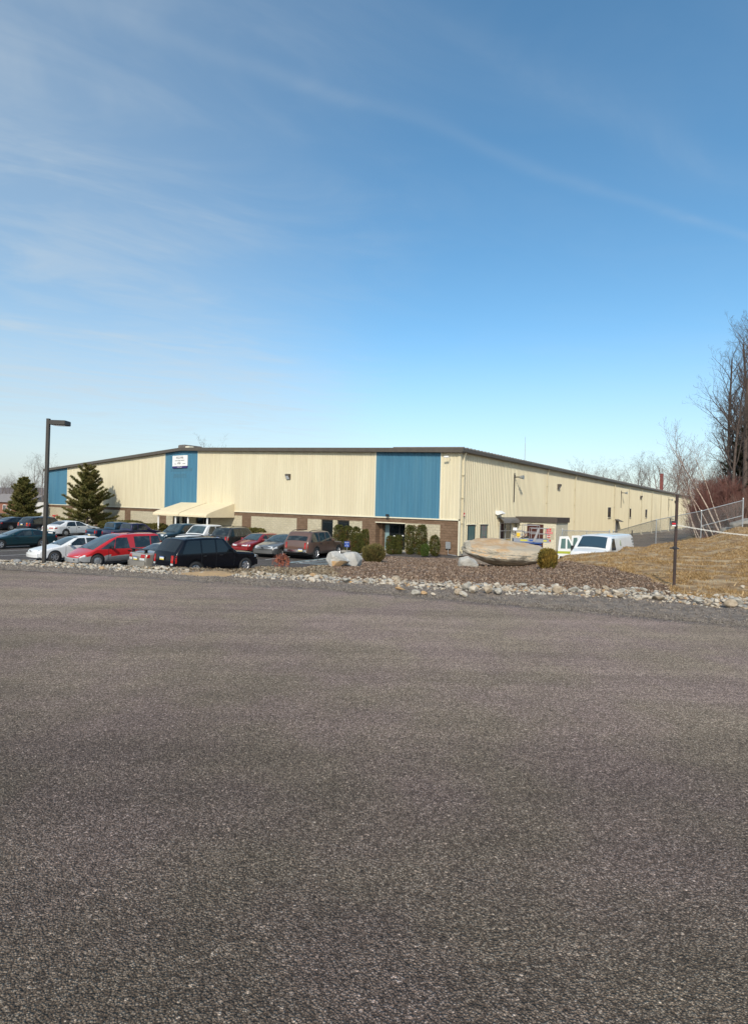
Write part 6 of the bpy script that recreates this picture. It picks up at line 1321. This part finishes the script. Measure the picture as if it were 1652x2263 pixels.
# far trees behind the roof and at the left
FG = 'far bare trees beyond the warehouse'
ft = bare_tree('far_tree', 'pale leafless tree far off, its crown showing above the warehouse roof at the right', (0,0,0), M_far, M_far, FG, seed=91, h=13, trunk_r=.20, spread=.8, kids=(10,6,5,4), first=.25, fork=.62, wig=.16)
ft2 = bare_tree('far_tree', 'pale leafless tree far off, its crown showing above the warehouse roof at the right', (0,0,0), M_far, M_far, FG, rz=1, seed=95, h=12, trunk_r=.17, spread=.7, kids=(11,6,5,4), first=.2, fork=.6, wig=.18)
def far_at(px, D, ytop, o, h0, first=False, rz=0, lab=None, grp=FG):
    tp = spot(px, ytop, D); h = tp[2]+1.9; s = h/h0
    if first: o.location = (tp[0], tp[1], -1.9); o.scale = (s,)*3; c = o
    else: c = dup(o, (tp[0], tp[1], -1.9), rz, s, None, grp)
    if lab: c['label'] = lab
    return c
far_at(1300, 170, 1036, ft, 13, True); far_at(1422, 165, 1028, ft2, 12, True)
for i, (px, D, yt) in enumerate(((1282,180,1042),(1330,175,1040),(1400,170,1036),(1440,178,1032),(1474,160,1030),(1494,150,1012),(1512,158,1030),(1528,165,1034),(1460,190,1034),(1355,190,1046))): far_at(px, D, yt, (ft, ft2)[i % 2], (13, 12)[i % 2], rz=i*1.7)
LAB2 = 'treetop just showing over the roof ridge, left of the middle'
for i, (px, D, yt) in enumerate(((466,195,991),)): far_at(px, D, yt, (ft, ft2)[i % 2], (13, 12)[i % 2], rz=i+.5, lab=LAB2, grp='treetops over the ridge')
LAB3 = 'hazy leafless tree at the far left beyond the car park'
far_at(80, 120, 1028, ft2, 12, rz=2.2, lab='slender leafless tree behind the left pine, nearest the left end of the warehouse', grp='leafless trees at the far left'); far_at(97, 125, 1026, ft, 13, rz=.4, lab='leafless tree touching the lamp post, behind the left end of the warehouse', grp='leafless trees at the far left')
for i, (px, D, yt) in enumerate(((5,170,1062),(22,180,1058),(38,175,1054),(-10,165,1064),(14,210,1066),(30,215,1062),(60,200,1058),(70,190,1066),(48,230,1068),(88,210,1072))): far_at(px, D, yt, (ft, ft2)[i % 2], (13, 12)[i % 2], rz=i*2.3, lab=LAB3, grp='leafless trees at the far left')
# low buildings beyond the car park at the left
p = spot(78, 1140, 112); b0 = thing('white_building', 'low white windowless building behind the left pine', 'building', (p[0], p[1], -2.0), R(-32)); g = MB(); g.box(-2.6, 4.5, 0, 14, 0, 3.05); g.build('wall', mat('white_cladding', (.66,.64,.60), (.6,.58,.54), 1, .6), b0); g = MB(); g.box(-2.8, 4.7, -.2, 14.2, 3.052, 3.25); g.build('roof', M_fascia, b0)
p = spot(14, 1146, 128); b1 = thing('brick_building', 'low red brick building with white windows at the far left', 'building', (p[0], p[1], -2.0), R(-20)); g = MB(); g.box(-8, 6.0, 0, 10, 0, 2.6); g.build('wall', blockwork('red_brick', (.26,.10,.065), (.30,.13,.085), (.25,.17,.13), .22, .075, .01), b1)
g = MB(); g.prism([(-.5, 2.6), (10.5, 2.6), (5, 4.6)], 0, -8.4, 6.4); g.build('roof', mat('grey_shingle', (.20,.18,.17), (.26,.23,.21), 3, .9), b1)
for x in (-6.5, -4.2, -1.2, .4, 3.4):
    g = MB(); g.box(x, x+1.1, -.04, .0, .7, 2.0); wd_ = g.build('window', M_white, b1); g = MB(); g.box(x+.12, x+.52, -.05, -.041, .8, 1.9); g.box(x+.58, x+.98, -.05, -.041, .8, 1.9); g.build('pane', M_glass, wd_)
# low brown-grey ridge on the horizon
xs = np.linspace(-1400, 1400, 90); hz = 14+22*(fbm(xs, xs*0, .004, 4, 3)+.3); hz = np.where((xs > -900), hz, hz)
vs = np.concatenate([np.stack([xs, 900+0*xs, -4+0*xs], 1), np.stack([xs, 1020+0*xs, hz*.6], 1), np.stack([xs, 1200+0*xs, hz], 1), np.stack([xs, 1500+0*xs, -4+0*xs], 1)]); tag(raw_mesh('hills', vs, quads(4, 90), mat('wooded_hill', (.16,.13,.12), (.20,.165,.15), .02, .95), smooth=True), kind='structure')
